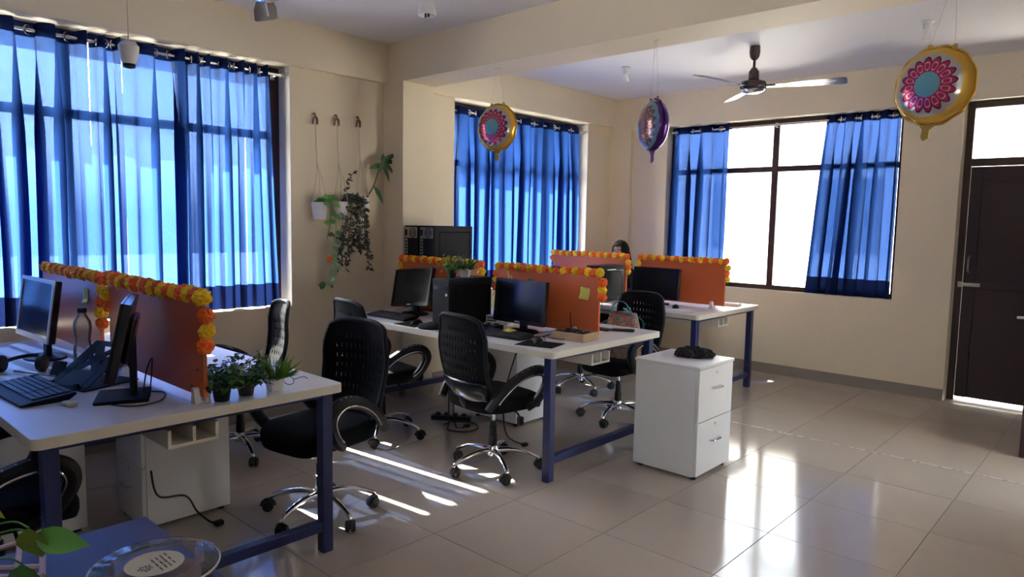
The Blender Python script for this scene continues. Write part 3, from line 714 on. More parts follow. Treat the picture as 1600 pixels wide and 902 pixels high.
def tower(label, x, y, z, sx, sy, h, rz=0, rear=False, flat=False):
    """front faces -Y; with rear=True the back panel faces -Y"""
    t = thing('computer_tower', label, 'computer', (x, y, z), rz, 'black desktop computer towers')
    hx = sx/2
    B((-hx, .012, .008), (hx, sy, h)).build('case', 'bluegrey', t, bevel=.004)
    for s in (-1, 1):
        sd_ = MB()
        for lo, hi in (((s*hx, .06, h-.05), (s*(hx+.003), sy-.03, h-.044)), ((s*hx, .06, .05), (s*(hx+.003), .066, h-.05)), ((s*hx, sy-.036, .05), (s*(hx+.003), sy-.03, h-.05)), ((s*hx, .06, .044), (s*(hx+.003), sy-.03, .05))):
            sd_.box((min(lo[0], hi[0]), lo[1], lo[2]), (max(lo[0], hi[0]), hi[1], hi[2]))
        sd_.build('side_panel_rib', 'blackg', t)
    if rear:
        m = MB().box((-hx+.004, .004, .01), (hx-.004, .012, h-.004)); m.build('rear_panel', 'black', t)
        ps = MB().box((-hx+.014, -.0005, h-.098), (hx-.014, .004, h-.012)).build('power_supply', 'steel', t)
        MB().torus((hx-.065, -.002, h-.055), .036, .003, n=20, m=5).torus((hx-.065, -.002, h-.055), .022, .002, n=16, m=5).torus((hx-.065, -.002, h-.055), .010, .002, n=12, m=5).build('fan_grille', 'black', ps)
        B((-hx+.018, -.002, h-.080), (-hx+.045, 0, h-.030)).build('power_socket', 'black', ps)
        B((-hx+.014, 0, h-.27), (-hx+.045, .004, h-.105)).build('port_plate', 'steel', t)
        pm = MB()
        for k in range(6): pm.box((-hx+.018, -.0015, h-.26+.025*k), (-hx+.041, .0, h-.248+.025*k))
        pm.build('ports', 'black', t)
    else:
        B((-hx, 0, .006), (hx, .012, h)).build('front_panel', 'bluegrey', t, bevel=.005)
        B((-hx+.015, -.002, h-.075), (hx-.015, 0, h-.045)).build('drive_bay', 'blackg', t)
        MB().lathe([(.009, 0), (.009, .003), (.006, .004)], 12, M=TR((hx-.025, 0, h-.105)) @ RX(PI/2)).build('power_button', 'steel', t)
    for sx_ in (-1, 1):
        for yy in (.05, sy-.05): B((sx_*(hx-.03)-.012, yy-.012, 0), (sx_*(hx-.03)+.012, yy+.012, .008)).build('foot', 'rubber', t)
    return t
tower('black tower carrying two potted plants on the middle bench', -3.475, 3.11, DT, .165, .40, .335)
zb_ = DT+.205
for k, (xx, lb) in enumerate(((-4.425, 'upright tower seen from its rear, touching the column'), (-4.235, 'upright tower seen from its rear, farther from the column'))):
    tower('black '+lb, xx, 3.635, zb_, .178, .42, .47, rear=True)
def flat_case(label, x, y, w_, d_, h_):
    t = thing('computer_case', label, 'computer', (x, y, DT), 0)
    B((-w_/2, 0, .01), (w_/2, d_, h_)).build('case', 'black', t, bevel=.004); B((-w_/2+.01, -.004, .015), (w_/2-.01, 0, h_-.005)).build('front_panel', 'blackg', t)
    for sx_ in (-1, 1):
        for yy in (.04, d_-.04): B((sx_*(w_/2-.04)-.012, yy-.012, 0), (sx_*(w_/2-.04)+.012, yy+.012, .01)).build('foot', 'rubber', t)
flat_case('black computer case lying flat under the two rear-facing towers', -4.33, 3.63, .37, .42, .203)
tower('black tower standing in the gap between the two middle dividers', -3.47, 3.74, DT, .17, .38, .39)
tower('black tower with a bright sticker on the back bench', -3.755, 5.22, DT, .16, .38, .335)
o_ = B((.0806, .10, .29), (.0816, .24, .302)).build('white_sticker_strip', 'white2', None); o_.parent = bpy.data.objects[[o.name for o in COL.objects if o.get('label', '').startswith('black tower with a bright')][0]]; o_.name = 'sticker'

def keyboard(label, x, y, rz, w_=.44, d_=.15, mat='keyb', rest=0):
    t = thing('keyboard', label, 'keyboard', (x, y, DT), rz, 'computer keyboards')
    m = MB(); pr_ = [(-d_/2-rest, .004), (-d_/2-rest, .010), (-d_/2, .016), (d_/2, .030), (d_/2, .022), (d_/2-.03, .001), (-d_/2, .001)]
    n = len(pr_); m.v = [(-w_/2, a, b) for a, b in pr_]+[(w_/2, a, b) for a, b in pr_]; m.f = [tuple(range(n)), tuple(range(n, 2*n))[::-1]]+[(i, (i+1) % n, n+(i+1) % n, n+i) for i in range(n)]
    m.build('body', 'bluegrey', t, bevel=.002)
    k = MB(); ra, rows = .014/d_, 6
    kw = (w_-.03)/22
    for r_ in range(rows):
        yy = -d_/2+.012+r_*(d_-.02)/rows; zz = .016+.014*((yy+d_/2)/d_)
        c = 0
        while c < 22:
            if c in (15, 18) and True: c += .35
            wd = 6 if (r_ == 0 and 3.5 < c < 4.5) else 1
            if c+wd > 22: break
            if not (r_ == 5 and c in (1,)): k.box((-w_/2+.015+c*kw+.001, yy, zz), (-w_/2+.015+(c+wd)*kw-.0015, yy+(d_-.02)/rows-.003, zz+.006))
            c += wd
    k.build('keys', mat, t, smooth=False)['kind'] = 'stuff'
    return t
keyboard('blue-lit keyboard with a palm rest on the front bench', -3.27, .755, .05, .46, .155, rest=.035)
keyboard('black keyboard in front of the tilted monitor', -4.10, 3.20, .0, .44, .14)
keyboard('black keyboard half under a yellow paper on the middle bench', -3.00, 3.20, .02, .42, .14)
def mouse(label, x, y, rz, z=DT):
    t = thing('computer_mouse', label, 'mouse', (x, y, z), rz, 'computer mice')
    m = MB(); m.sphere((0, 0, .004), (.030, .052, .028), 16, 10); m.v = [(a, b, max(c, 0)) for a, b, c in m.v]; m.build('body', 'black', t)
    MB().tube([(0, .018, .030), (0, .032, .026)], .004, 6).build('wheel', 'rubber', t)
    return t
def mousepad(label, x, y, rz, w_=.22, d_=.18): tag(MB().box((-w_/2, -d_/2, 0), (w_/2, d_/2, .003)).build('mouse_pad', 'mesh', None, loc=(x, y, DT), rot=(0, 0, rz)), label, 'mouse pad', 'black mouse pads')
mousepad('black mouse pad left of the tower with plants', -3.745, 3.105, .0); mouse('black mouse on the pad left of the tower with plants', -3.73, 3.12, .1, DT+.003)
mousepad('black mouse pad at the corner of the middle bench', -2.64, 3.15, .25, .24, .19); mouse('black mouse on the pad at the middle bench corner', -2.67, 3.17, .6, DT+.003)
mouse('black mouse under the back bench monitor', -3.02, 5.42, .4)
# dark cloth pouch at the foot of the tower
m = MB(); m.sphere((0, 0, .012), (.085, .06, .035), 18, 10); m.v = [(a, b+.01*math.sin(20*a), max(0, c+.006*math.sin(40*a+30*b))) for a, b, c in m.v]
tag(m.build('pouch', 'cloth', None, loc=(-3.52, 3.055, DT)), 'small black pouch lying before the tower with plants', 'pouch')
m = MB().box((-.045, -.03, 0), (.045, .03, .02)).build('adapter', 'white2', None, bevel=.004, loc=(-3.66, 3.24, DT), rot=(0, 0, .4)); tag(m, 'small white adapter behind the mouse by the plant tower', 'adapter')

# ================================================================ SMALL THINGS ON THE BENCHES
def rect_loop(*a): pass
# clear bottle
t = thing('water_bottle', 'clear plastic bottle with a dark green cap on the front bench', 'bottle', (-3.44, .985, DT))
prof = [(.0, .002), (.034, .002), (.038, .010), (.038, .07), (.0365, .074), (.038, .078), (.038, .10), (.0365, .104), (.038, .108), (.037, .14), (.031, .165), (.030, .175), (.034, .20), (.0365, .225), (.034, .25), (.022, .272), (.0155, .282), (.0155, .296)]
MB().lathe(prof, 24, caps=False).build('body', 'bottlep', t)
MB().lathe([(0, .290), (.0185, .290), (.0185, .308), (.017, .311), (0, .311)], 18).build('cap', P('dark_green_cap', (.02, .055, .035), .5), t)
# laptop stand (folding plate with cut-outs)
t = thing('laptop_stand', 'dark folding laptop stand with triangular cut-outs on the front bench', 'laptop stand', (-3.27, .925, DT), .38)
Ms = TR((0, -.06, .012)) @ RX(math.radians(33))
ls = MB()
for lo, hi in (((-.11, 0, 0), (-.072, .27, .005)), ((.072, 0, 0), (.11, .27, .005)), ((-.072, 0, 0), (.072, .095, .005)), ((-.072, .24, 0), (.072, .27, .005))): ls.box(lo, hi, Ms)
ls.build('plate', 'bluegrey', t, bevel=.002, segs=1)
for p in ([(-.073, .094), (-.030, .094), (.073, .241), (.030, .241)], [(.073, .094), (.030, .094), (-.073, .241), (-.030, .241)], [(-.073, .156), (.073, .156), (.073, .180), (-.073, .180)], [(-.073, .094), (-.048, .094), (-.048, .241), (-.073, .241)], [(.048, .094), (.073, .094), (.073, .241), (.048, .241)]):
    MB().prism(p, .0005, .0045, Ms).build('lattice_bar', 'bluegrey', t)
for s in (-1, 1):
    MB().box((s*.07-.012, -.012, .003), (s*.07+.012, .0, .030), Ms).build('stop_lip', 'bluegrey', t, bevel=.003)
    MB().tube([(s*.085, .13, .140), (s*.085, .19, .006)], .007, 6).build('rear_leg', 'bluegrey', t)
MB().box((-.105, -.07, 0), (.105, .19, .006)).build('base_plate', 'bluegrey', t, bevel=.002)
# phone stand
t = thing('phone_stand', 'small black phone stand beside the keyboard', 'phone stand', (-3.40, .875, DT), .5)
MB().box((-.035, -.045, 0), (.035, .045, .006)).build('base', 'black', t, bevel=.002); MB().box((-.006, -.005, .004), (.006, .005, .05)).build('post', 'black', t)
MB().box((-.034, -.003, 0), (.034, .003, .062), TR((0, -.01, .035)) @ RX(math.radians(-25))).build('cradle', 'black', t, bevel=.002)
# headphones
def headset(label, x, y, z, rz, s=1, mic=False, lie=True):
    t = thing('headset', label, 'headset', (x, y, z), rz, 'black headsets')
    R_ = .075*s
    band = [(R_*math.cos(a), R_*1.15*math.sin(a), .032*s+.016*s*math.sin(a)) for a in [PI*k/14 for k in range(15)]]
    MB().tube(band, .008*s, 8).build('headband', 'black', t)
    for sx in (-1, 1):
        MB().lathe([(0, -.014*s), (.030*s, -.014*s), (.034*s, -.006*s), (.034*s, .008*s), (.024*s, .016*s), (0, .017*s)], 16, M=TR((sx*R_, -.01*s, .034*s)) @ RY(sx*PI/2)).build('ear_cup', 'rubber', t)
    if mic: MB().tube(bez([(R_+.01, -.01, .03*s), (R_-.02, -.02, .085), (R_-.09, .0, .145)], 5), .0035, 6).build('microphone_boom', 'black', t)
headset('black headset lying left of the keyboard on the front bench', -3.76, .83, DT, .9, 1.15)
headset('black headset with a raised microphone in the cardboard box', -2.64, 3.455, DT+.012, -.6, .72, True)
# eraser-like block, pen tray
tag(MB().box((-.03, -.016, 0), (.03, .016, .016)).build('eraser', 'paper', None, bevel=.005, loc=(-2.965, .795, DT), rot=(0, 0, .2)), 'small cream block lying beside the keyboard', 'eraser')
t = thing('eyeglasses', 'thin black eyeglasses lying near the bench corner', 'eyeglasses', (-2.74, 1.54, DT), .5)
for s in (-1, 1):
    MB().tube([(s*.034+.024*math.cos(a), 0, .020+.018*math.sin(a)) for a in [2*PI*k/14 for k in range(14)]], .0016, 5, closed=True).build('lens_rim', 'black', t)
    MB().tube(bez([(s*.058, 0, .026), (s*.060, .07, .024), (s*.055, .12, .004)], 5), .0018, 5).build('temple', 'black', t)
MB().tube([(-.010, 0, .024), (0, 0, .028), (.010, 0, .024)], .0016, 5).build('bridge', 'black', t)
# cables: each one a thing
def cable(label, pts, r=.0028, plug=None, cat='cable'):
    t = thing('cable', label, cat, pts[0], 0, 'loose black cables'); q = [Vector(p)-Vector(pts[0]) for p in pts]
    MB().tube(bez(q, 8), r, 6).build('cord', 'cord', t)
    if plug: 
        e = q[-1]; MB().box((e.x-.016, e.y-.02, e.z-.008), (e.x+.016, e.y+.02, e.z+.014)).build('plug', 'rubber', t, bevel=.004)
    return t
z = DT+.004
cable('black cable looping behind the edge-on monitor', [(-3.02, 1.03, z), (-2.93, 1.12, z), (-2.80, 1.06, z), (-2.78, .96, z), (-2.88, .90, z), (-3.0, .93, z)])
cable('black cable ring standing up behind the edge-on monitor', [(-2.95, 1.05, z), (-2.93, 1.06, z+.10), (-2.90, 1.07, z+.15), (-2.88, 1.06, z+.10), (-2.88, 1.05, z)])
cable('black cable running from the headset to the keyboard', [(-3.78, .80, z), (-3.62, .86, z), (-3.52, .89, z+.004), (-3.42, .95, z), (-3.2, 1.10, z)])
cable('thin cable tangle behind the mouse on the middle bench', [(-2.80, 3.35, z), (-2.70, 3.42, z+.02), (-2.63, 3.36, z+.004), (-2.74, 3.31, z+.01), (-2.83, 3.28, z), (-2.72, 3.26, z+.02), (-2.66, 3.23, z+.01)], .0024)
cable('thin cable loop between monitor and cardboard box', [(-2.93, 3.42, z), (-2.84, 3.46, z+.015), (-2.77, 3.41, z+.03), (-2.74, 3.35, z+.02), (-2.80, 3.31, z), (-2.90, 3.36, z)], .0024)
cable('black cable on the floor with a plug, before the front pedestal', [(-3.36, 1.22, .30), (-3.36, 1.25, .17), (-3.375, 1.38, .13), (-3.34, 1.42, .05), (-3.27, 1.45, .012), (-3.22, 1.47, .012)], .005, True)
cable('black cable with a plug hanging below the right middle chair', [(-3.10, 3.46, .62), (-3.13, 3.40, .40), (-3.12, 3.36, .22), (-3.06, 3.34, .07), (-2.98, 3.42, .012)], .005, True)
cable('black cable coiled in a ring on the floor under the middle bench', [(-3.72, 3.42, .70), (-3.70, 3.40, .3), (-3.68, 3.38, .02), (-3.60, 3.30, .008), (-3.48, 3.34, .008), (-3.47, 3.47, .008), (-3.60, 3.54, .008), (-3.72, 3.46, .008), (-3.70, 3.36, .012)], .006)
cable('black cable hanging straight down beside the floor ring', [(-3.60, 3.38, .70), (-3.60, 3.37, .45), (-3.61, 3.36, .2), (-3.60, 3.38, .012), (-3.55, 3.44, .014)], .005, True)
# power strip under the middle bench
t = thing('power_strip', 'black power strip on the floor under the middle bench', 'power strip', (-3.78, 3.50, 0), .6)
B((-.15, -.03, 0), (.15, .03, .035)).build('body', 'black', t, bevel=.005)
for k in range(4): MB().lathe([(.018, .035), (.020, .036), (.020, .052), (.012, .056), (0, .056)], 12, o=(-.10+.065*k, 0, 0)).build('plug', 'rubber', t)
# mid bench: box of bits, phone, printed white box, modem, yellow paper, clips
t = thing('cardboard_box', 'open shallow cardboard box holding a headset on the middle bench', 'box', (-2.615, 3.455, DT), .06)
w_, d_, h_ = .24, .17, .052
for nm, lo, hi in (('base', (-w_/2, -d_/2, 0), (w_/2, d_/2, .004)), ('side', (-w_/2, -d_/2, .004), (w_/2, -d_/2+.004, h_)), ('side', (-w_/2, d_/2-.004, .004), (w_/2, d_/2, h_)), ('side', (-w_/2, -d_/2+.004, .004), (-w_/2+.004, d_/2-.004, h_)), ('side', (w_/2-.004, -d_/2+.004, .004), (w_/2, d_/2-.004, h_))):
    B(lo, hi).build(nm, 'card', t, smooth=False)
for lb, x, y, rz, s in (('black adapter in the cardboard box, by its front edge', -2.69, 3.42, .1, 1), ('black adapter in the cardboard box, by its right end', -2.535, 3.46, 1.5, .9)):
    o = MB().box((-.035*s, -.02*s, 0), (.035*s, .02*s, .05)).build('adapter', 'blackg', None, bevel=.005, loc=(x, y, DT+.004), rot=(0, 0, rz)); tag(o, lb, 'adapter')
def phone(label, x, y, rz, l=.155, w_=.075):
    t = thing('smartphone', label, 'phone', (x, y, DT), rz, 'black phones on the middle bench')
    B((-l/2, -w_/2, 0), (l/2, w_/2, .011)).build('body', 'black', t, bevel=.004); B((-l/2+.005, -w_/2+.004, .011), (l/2-.005, w_/2-.004, .0116)).build('screen', 'screen', t); return t
phone('black phone lying at the far corner of the middle bench', -2.60, 3.97, .45)
phone('black phone half hidden behind the divider with the note', -2.73, 3.90, .1, .15, .08)
t = thing('printed_box', 'white printed carton between the dividers on the middle bench', 'box', (-3.325, 3.485, DT), .2)
B((-.06, -.03, 0), (.06, .03, .075)).build('carton', 'white2', t, bevel=.002)
for k in range(3): B((-.05, -.0305, .014+.02*k), (.045-.02*k, -.03, .024+.02*k)).build('print_bar', 'ink', t)
t = thing('modem', 'black router-like box under the switched-off monitor', 'router', (-3.29, 3.36, DT), .1)
B((-.11, -.05, 0), (.11, .05, .028)).build('case', 'black', t, bevel=.005)
for k in range(3): MB().lathe([(.012, .028), (.012, .038), (.009, .041), (0, .041)], 10, o=(-.07+.06*k, 0, 0)).build('knob', 'steel', t)
m = MB(); m.v = [(-.035, -.03, .006), (.035, -.03, .004), (.04, .03, .008), (-.03, .03, .014), (0, 0, .022)]; m.f = [(0, 1, 4), (1, 2, 4), (2, 3, 4), (3, 0, 4)]
o = m.build('paper_slip', 'ylw', None, smooth=False, loc=(-2.98, 3.25, DT+.026)); o.modifiers.new('solid', 'SOLIDIFY').thickness = .001; tag(o, 'folded yellow paper slip on the middle bench keyboard', 'paper')
t = thing('toy_clip', 'tiny yellow animal clip on top of the switched-off monitor', 'clip', (-3.14, 3.425, DT+.342))
for a, b in (((-.014, 0, 0), (-.014, 0, .016)), ((.012, 0, 0), (.012, 0, .016)), ((-.016, 0, .018), (.016, 0, .018)), ((-.014, 0, .018), (-.018, 0, .044))): MB().tube([a, b], .004, 6).build('limb', 'ylw', t)
MB().sphere((-.022, 0, .046), (.009, .006, .006), 8, 6).build('head', 'ylw', t)
t = thing('bow_clip', 'tiny green bow clip on top of the switched-off monitor', 'clip', (-2.965, 3.43, DT+.345))
for s in (-1, 1): MB().sphere((s*.014, 0, .006), (.013, .006, .008), 10, 6).build('bow_loop', 'leaf', t)
MB().sphere((0, 0, .006), .005, 8, 6).build('knot', 'leaf', t)
t = thing('hair_clip', 'blue clip sitting in the marigold garland, middle bench', 'clip', (-2.86, yd2-.012, PZ1+.034))
for s in (-1, 1): MB().sphere((s*.016, 0, 0), (.018, .008, .009), 10, 6).build('wing', P('blue_clip_%d' % (s+1), (.03, .12, .42), .5), t)
# back bench: book
t = thing('book', 'white-covered book at the far edge of the back bench', 'book', (-2.80, 6.02, DT), .15)
B((-.085, -.06, 0), (.085, .06, .003)).build('cover', 'card', t); B((-.083, -.058, .003), (.080, .058, .019)).build('pages', 'white2', t, smooth=False); B((-.085, -.06, .019), (.085, .06, .022)).build('cover', 'white2', t)
tag(MB().box((-.14, -.10, 0), (.14, .10, .0015)).build('paper_sheet', 'white2', None, smooth=False, loc=(-2.92, 5.33, DT), rot=(0, 0, .1)), 'white paper sheet lying at the near corner of the back bench', 'paper')

# ================================================================ PLANTS
def leaf_geo(m, base, d, up, L, W, curl=.25, n=4):
    d = Vector(d).normalized(); s = d.cross(Vector(up)); s = s.normalized() if s.length > 1e-4 else Vector((1, 0, 0)); nn = s.cross(d)
    vs = []; 
    for k in range(n+1):
        t_ = k/n; wd = W*math.sin(PI*(t_**.75))*.5 + (.0004 if k in (0, n) else 0)
        c = Vector(base)+d*(L*t_)-nn*(curl*L*t_*t_)*(-1)*-1
        vs += [c-s*wd+nn*wd*.25, c, c+s*wd+nn*wd*.25]
    fs = []
    for k in range(n): a = k*3; fs += [(a, a+1, a+4, a+3), (a+1, a+2, a+5, a+4)]
    m.add(vs, fs)
def pot(t, kind, r0, r1, h, mat):
    if kind == 'square':
        m = MB(); m.v = [(-r0, -r0, 0), (r0, -r0, 0), (r0, r0, 0), (-r0, r0, 0), (-r1, -r1, h), (r1, -r1, h), (r1, r1, h), (-r1, r1, h), (-r1+.005, -r1+.005, h), (r1-.005, -r1+.005, h), (r1-.005, r1-.005, h), (-r1+.005, r1-.005, h), (-r1+.006, -r1+.006, h-.012), (r1-.006, -r1+.006, h-.012), (r1-.006, r1-.006, h-.012), (-r1+.006, r1-.006, h-.012)]
        m.f = [(0, 3, 2, 1), (0, 1, 5, 4), (1, 2, 6, 5), (2, 3, 7, 6), (3, 0, 4, 7), (4, 5, 9, 8), (5, 6, 10, 9), (6, 7, 11, 10), (7, 4, 8, 11), (8, 9, 13, 12), (9, 10, 14, 13), (10, 11, 15, 14), (11, 8, 12, 15), (12, 13, 14, 15)]
        m.build('pot', mat, t, bevel=.002)
    else:
        MB().lathe([(0, 0), (r0, 0), (r1, h), (r1-.005, h), (r1-.006, h-.012), (0, h-.012)], 18).build('pot', mat, t)
def grass_plant(label, x, y, z, pot_mat, kind, mats, h, n, seed, r0=.024, r1=.033, ph=.055, group=None, bushy=False):
    t = thing('potted_plant', label, 'plant', (x, y, z), seed*.3, group); pot(t, kind, r0, r1, ph, pot_mat); rd = random.Random(seed)
    for mi, mat in enumerate(mats):
        m = MB()
        for k in range(n):
            a = rd.uniform(0, 2*PI); e = rd.uniform(.15, 1.25) if not bushy else rd.uniform(-.2, 1.35); rr = rd.uniform(0, r1*.6)
            d = Vector((math.cos(a)*math.cos(e), math.sin(a)*math.cos(e), math.sin(e)+.15))
            if bushy:
                b = Vector((rr*math.cos(a), rr*math.sin(a), ph))+d*rd.uniform(.0, h*.8); b.z = max(b.z, ph-.03)
                leaf_geo(m, b, (rd.uniform(-1, 1), rd.uniform(-1, 1), rd.uniform(-.4, .9)), (0, 0, 1), rd.uniform(.018, .034), .022, .2)
            else: leaf_geo(m, (rr*math.cos(a), rr*math.sin(a), ph-.012), d, (math.cos(a+1.57), math.sin(a+1.57), .2), h*rd.uniform(.6, 1.05), .009, .12)
        m.build('foliage', mat, t, angle=180)['kind'] = 'stuff'
    if bushy:
        m = MB()
        for k in range(7): a = rd.uniform(0, 6.28); m.tube([(0, 0, ph-.012), (h*.3*math.cos(a), h*.3*math.sin(a), ph+h*.4), (h*.5*math.cos(a), h*.5*math.sin(a), ph+h*.75)], .0018, 5)
        m.build('stems', 'stem', t)
    return t
gp = 'small potted plants on the desks'
grass_plant('dark leafy plant in a black pot, touching the orange divider', -2.655, 1.235, DT, 'potb', 'round', ['leafd', 'leaf'], .115, 190, 3, .028, .036, .05, gp, True)
grass_plant('dark leafy plant in a black pot, between two other plants', -2.675, 1.345, DT, 'potb', 'round', ['leafd', 'leafd', 'leafy'], .135, 120, 4, .028, .036, .05, gp, True)
grass_plant('bright grassy plant in a white square pot near the bench corner', -2.665, 1.465, DT, 'potw', 'square', ['leaf', 'leafy'], .12, 90, 5, .024, .032, .056, gp)
zt_ = DT+.335
grass_plant('yellow-green bushy plant in a black pot on the tower', -3.475, 3.21, zt_, 'potb', 'round', ['leafy', 'leaf'], .12, 110, 6, .026, .034, .055, gp, True)
grass_plant('green spiky plant in a white square pot on the tower', -3.475, 3.335, zt_, 'potw', 'square', ['leaf', 'leafd'], .115, 80, 7, .026, .034, .058, gp)

# wall planters on macrame cords
def planter(label, y, zh, zp, kind, seed, potw=.062, poth=.125):
    t = thing('hanging_planter', label, 'wall planter', (XW, y, zp), 0, 'white planters hanging on cords on the left wall'); rd = random.Random(seed)
    hk = MB().tube(bez([(0, 0, zh-zp+.03), (.022, 0, zh-zp+.03), (.030, 0, zh-zp+.005), (.024, .012, zh-zp-.02), (.02, .02, zh-zp-.045)], 5), .006, 6)
    hk.tube(bez([(.024, -.018, zh-zp-.05), (.030, -.016, zh-zp-.01), (.030, 0, zh-zp+.008), (.030, .016, zh-zp-.01), (.024, .018, zh-zp-.05)], 5), .007, 6); hk.build('hook', 'hookm', t)
    c = .075
    for a in (.4, 2.5, 4.6):
        MB().tube(bez([(.03, 0, zh-zp-.02), (.045, 0, .45), (c+potw*.5*math.cos(a), potw*.5*math.sin(a), .28), (c+potw*1.03*math.cos(a), potw*1.03*math.sin(a), poth)], 6), .0032, 5).build('cord', 'rope', t)
    m = MB().lathe([(0, 0), (potw*.72, 0), (potw*.78, .008), (potw, poth), (potw*1.02, poth+.004), (potw*.92, poth+.004), (potw*.9, poth-.015), (0, poth-.015)], 20, o=(c, 0, 0)); m.build('pot', 'potw', t)
    if kind == 'pothos':
        vine = bez([(c, .02, poth), (c+.05, .07, poth+.04), (c+.06, .105, -.05), (c+.04, .08, -.25), (c+.035, .12, -.38), (c+.03, .09, -.48), (c+.03, -.02, -.49)], 8)
        MB().tube(vine, .0028, 5).build('vine', 'leafsun', t)
        vn2 = bez([(c, .0, poth), (c+.06, .04, poth+.05), (c+.07, .05, 0), (c+.05, .03, -.15)], 6); MB().tube(vn2, .0028, 5).build('vine', 'leaf', t)
        for k in range(20):
            p = vine[int((k+.5)/20*(len(vine)-1))]; m = MB(); mt = 'leafsun' if 7 < k < 17 else 'leaf'  # middle leaves take the paler, sunlit colour
            leaf_geo(m, (0, 0, 0), (rd.uniform(0, .5), rd.choice((-1, 1))*rd.uniform(.4, 1), rd.uniform(-.8, .1)), (1, 0, .4), rd.uniform(.05, .085), rd.uniform(.04, .055), .2)
            o = m.build('leaf', mt, t, angle=180, loc=p)
        for k in range(8):
            p = vn2[min(len(vn2)-1, int(k*2.3))]; m = MB(); leaf_geo(m, (0, 0, 0), (rd.uniform(.1, .6), rd.uniform(-1, 1), rd.uniform(-.6, .4)), (1, 0, .4), rd.uniform(.05, .08), .045, .2)
            m.build('leaf', 'leaf', t, angle=180, loc=p)
        m = MB().sphere((c+.05, .055, -.30), .022, 10, 8); m.build('orange_bloom', 'oflower', t)
    elif kind == 'trailing':
        for k in range(16):
            a = rd.uniform(-.7, 2.1); ln = rd.uniform(.16, .42)
            v = bez([(c, 0, poth), (c+rd.uniform(.03, .07), .05+.06*a, poth+rd.uniform(.01, .05)), (c+rd.uniform(.03, .08), .10*a, -ln*.45), (c+rd.uniform(.0, .06), .11*a+rd.uniform(-.05, .05), -ln)], 6)
            MB().tube(v, .002, 4).build('vine', 'leafp', t)
            m = MB()
            for p in v[3:]:
                for q in range(2): leaf_geo(m, p, (rd.uniform(-.1, .7), rd.uniform(-1, 1), rd.uniform(-.9, .5)), (1, 0, .3), rd.uniform(.028, .05), rd.uniform(.014, .022), .2, 3)
            m.build('vine_leaves', 'leafp', t, angle=180)['kind'] = 'stuff'
        v = bez([(c, .05, poth), (c+.02, .04, poth+.10), (c+.02, .07, poth+.19), (c+.03, .11, poth+.24)], 5); MB().tube(v, .002, 4).build('vine', 'leafp', t); m = MB()
        for p in v[4:]:
            leaf_geo(m, p, (rd.uniform(-.1, .7), rd.uniform(-1, 1), rd.uniform(-.6, .6)), (1, 0, .3), .035, .018, .2, 3)
        m.build('vine_leaves', 'leafp', t, angle=180)['kind'] = 'stuff'
    else:
        st = bez([(c, .03, poth-.015), (c+.03, .09, poth+.10), (c+.04, .13, poth+.22), (c+.05, .17, poth+.31)], 6); MB().tube(st, .006, 6).build('stem', 'stem', t)
        tips = [((.2, 1, .5), .15), ((.1, .75, -.55), .16), ((.3, .45, -1), .17), ((.1, -.7, -.2), .12), ((.2, -.45, -.8), .13), ((0, .9, .05), .15), ((.2, .1, .9), .08)]
        for k, (d, L) in enumerate(tips):
            m = MB(); leaf_geo(m, (0, 0, 0), d, (1, 0, .2), L, .042, .22, 6); m.build('leaf', 'leafd', t, angle=180, loc=st[-1-(k % 4)])
        m = MB(); leaf_geo(m, (0, 0, 0), (.2, .7, -1), (1, 0, .2), .17, .045, .2, 6); m.build('leaf', 'leafd', t, angle=180, loc=st[6])
    return t
planter('leftmost hanging planter, with a pale trailing vine reaching lowest', 2.975, 2.24, 1.475, 'pothos', 1)
planter('middle hanging planter, with dense dark purple trailing leaves', 3.165, 2.25, 1.485, 'trailing', 2)
planter('rightmost hanging planter, with tall broad dark leaves', 3.365, 2.26, 1.525, 'tall', 3)

# ================================================================ CEILING: fans, lamp holders, balloons
def fan(label, x, y, zh, angs, R_=.60):
    t = thing('ceiling_fan', label, 'ceiling fan', (x, y, zh), 0, 'brown ceiling fans'); H_ = ZC-zh
    MB().lathe([(.0, H_), (.040, H_), (.042, H_-.05), (.036, H_-.085), (.018, H_-.11), (0, H_-.11)], 18).build('canopy', 'fanm', t)
    MB().tube([(0, 0, H_-.10), (0, 0, .12)], .011, 10).build('down_rod', 'fanm', t)
    MB().lathe([(0, .15), (.020, .15), (.030, .135), (.040, .12), (.042, .06), (.03, .05), (0, .05)], 18).build('lower_canopy', 'fanm', t)
    MB().lathe([(0, .055), (.05, .055), (.092, .040), (.104, .015), (.104, -.005), (.092, -.022), (0, -.022)], 28).build('motor', 'fanm', t)
    MB().lathe([(.0925, -.016), (.080, -.036), (.045, -.050), (.018, -.055), (0, -.056)], 24).build('bottom_cup', 'chrome', t)
    for a in angs:
        poly = [(.10, -.028), (.16, -.040), (R_*.6, -.060), (R_-.02, -.064), (R_, -.045), (R_, .045), (R_-.02, .060), (R_*.6, .056), (.16, .036), (.10, .028)]
        bl = MB().prism(poly, -.0018, .0018, RZ(a) @ RX(math.radians(-12))).build('blade', 'blade', t)
        MB().box((.07, -.02, -.006), (.17, .02, .000), RZ(a) @ RX(math.radians(-6))).build('blade_arm', 'fanm', bl)
        MB().prism([(.22, -.012), (R_-.08, -.020), (R_-.08, -.010), (.22, -.002)], -.0028, -.0019, RZ(a) @ RX(math.radians(-12))).build('trim_stripe', 'silver', bl)
fan('dark brown ceiling fan hanging before the back window', -2.46, 5.51, 2.585, [math.radians(a) for a in (14, -101, 132)], .68)
fan('ceiling fan at the top edge of the picture, above the left window', -3.30, 1.78, 2.585, [math.radians(a) for a in (30, 150, 270)], .56)
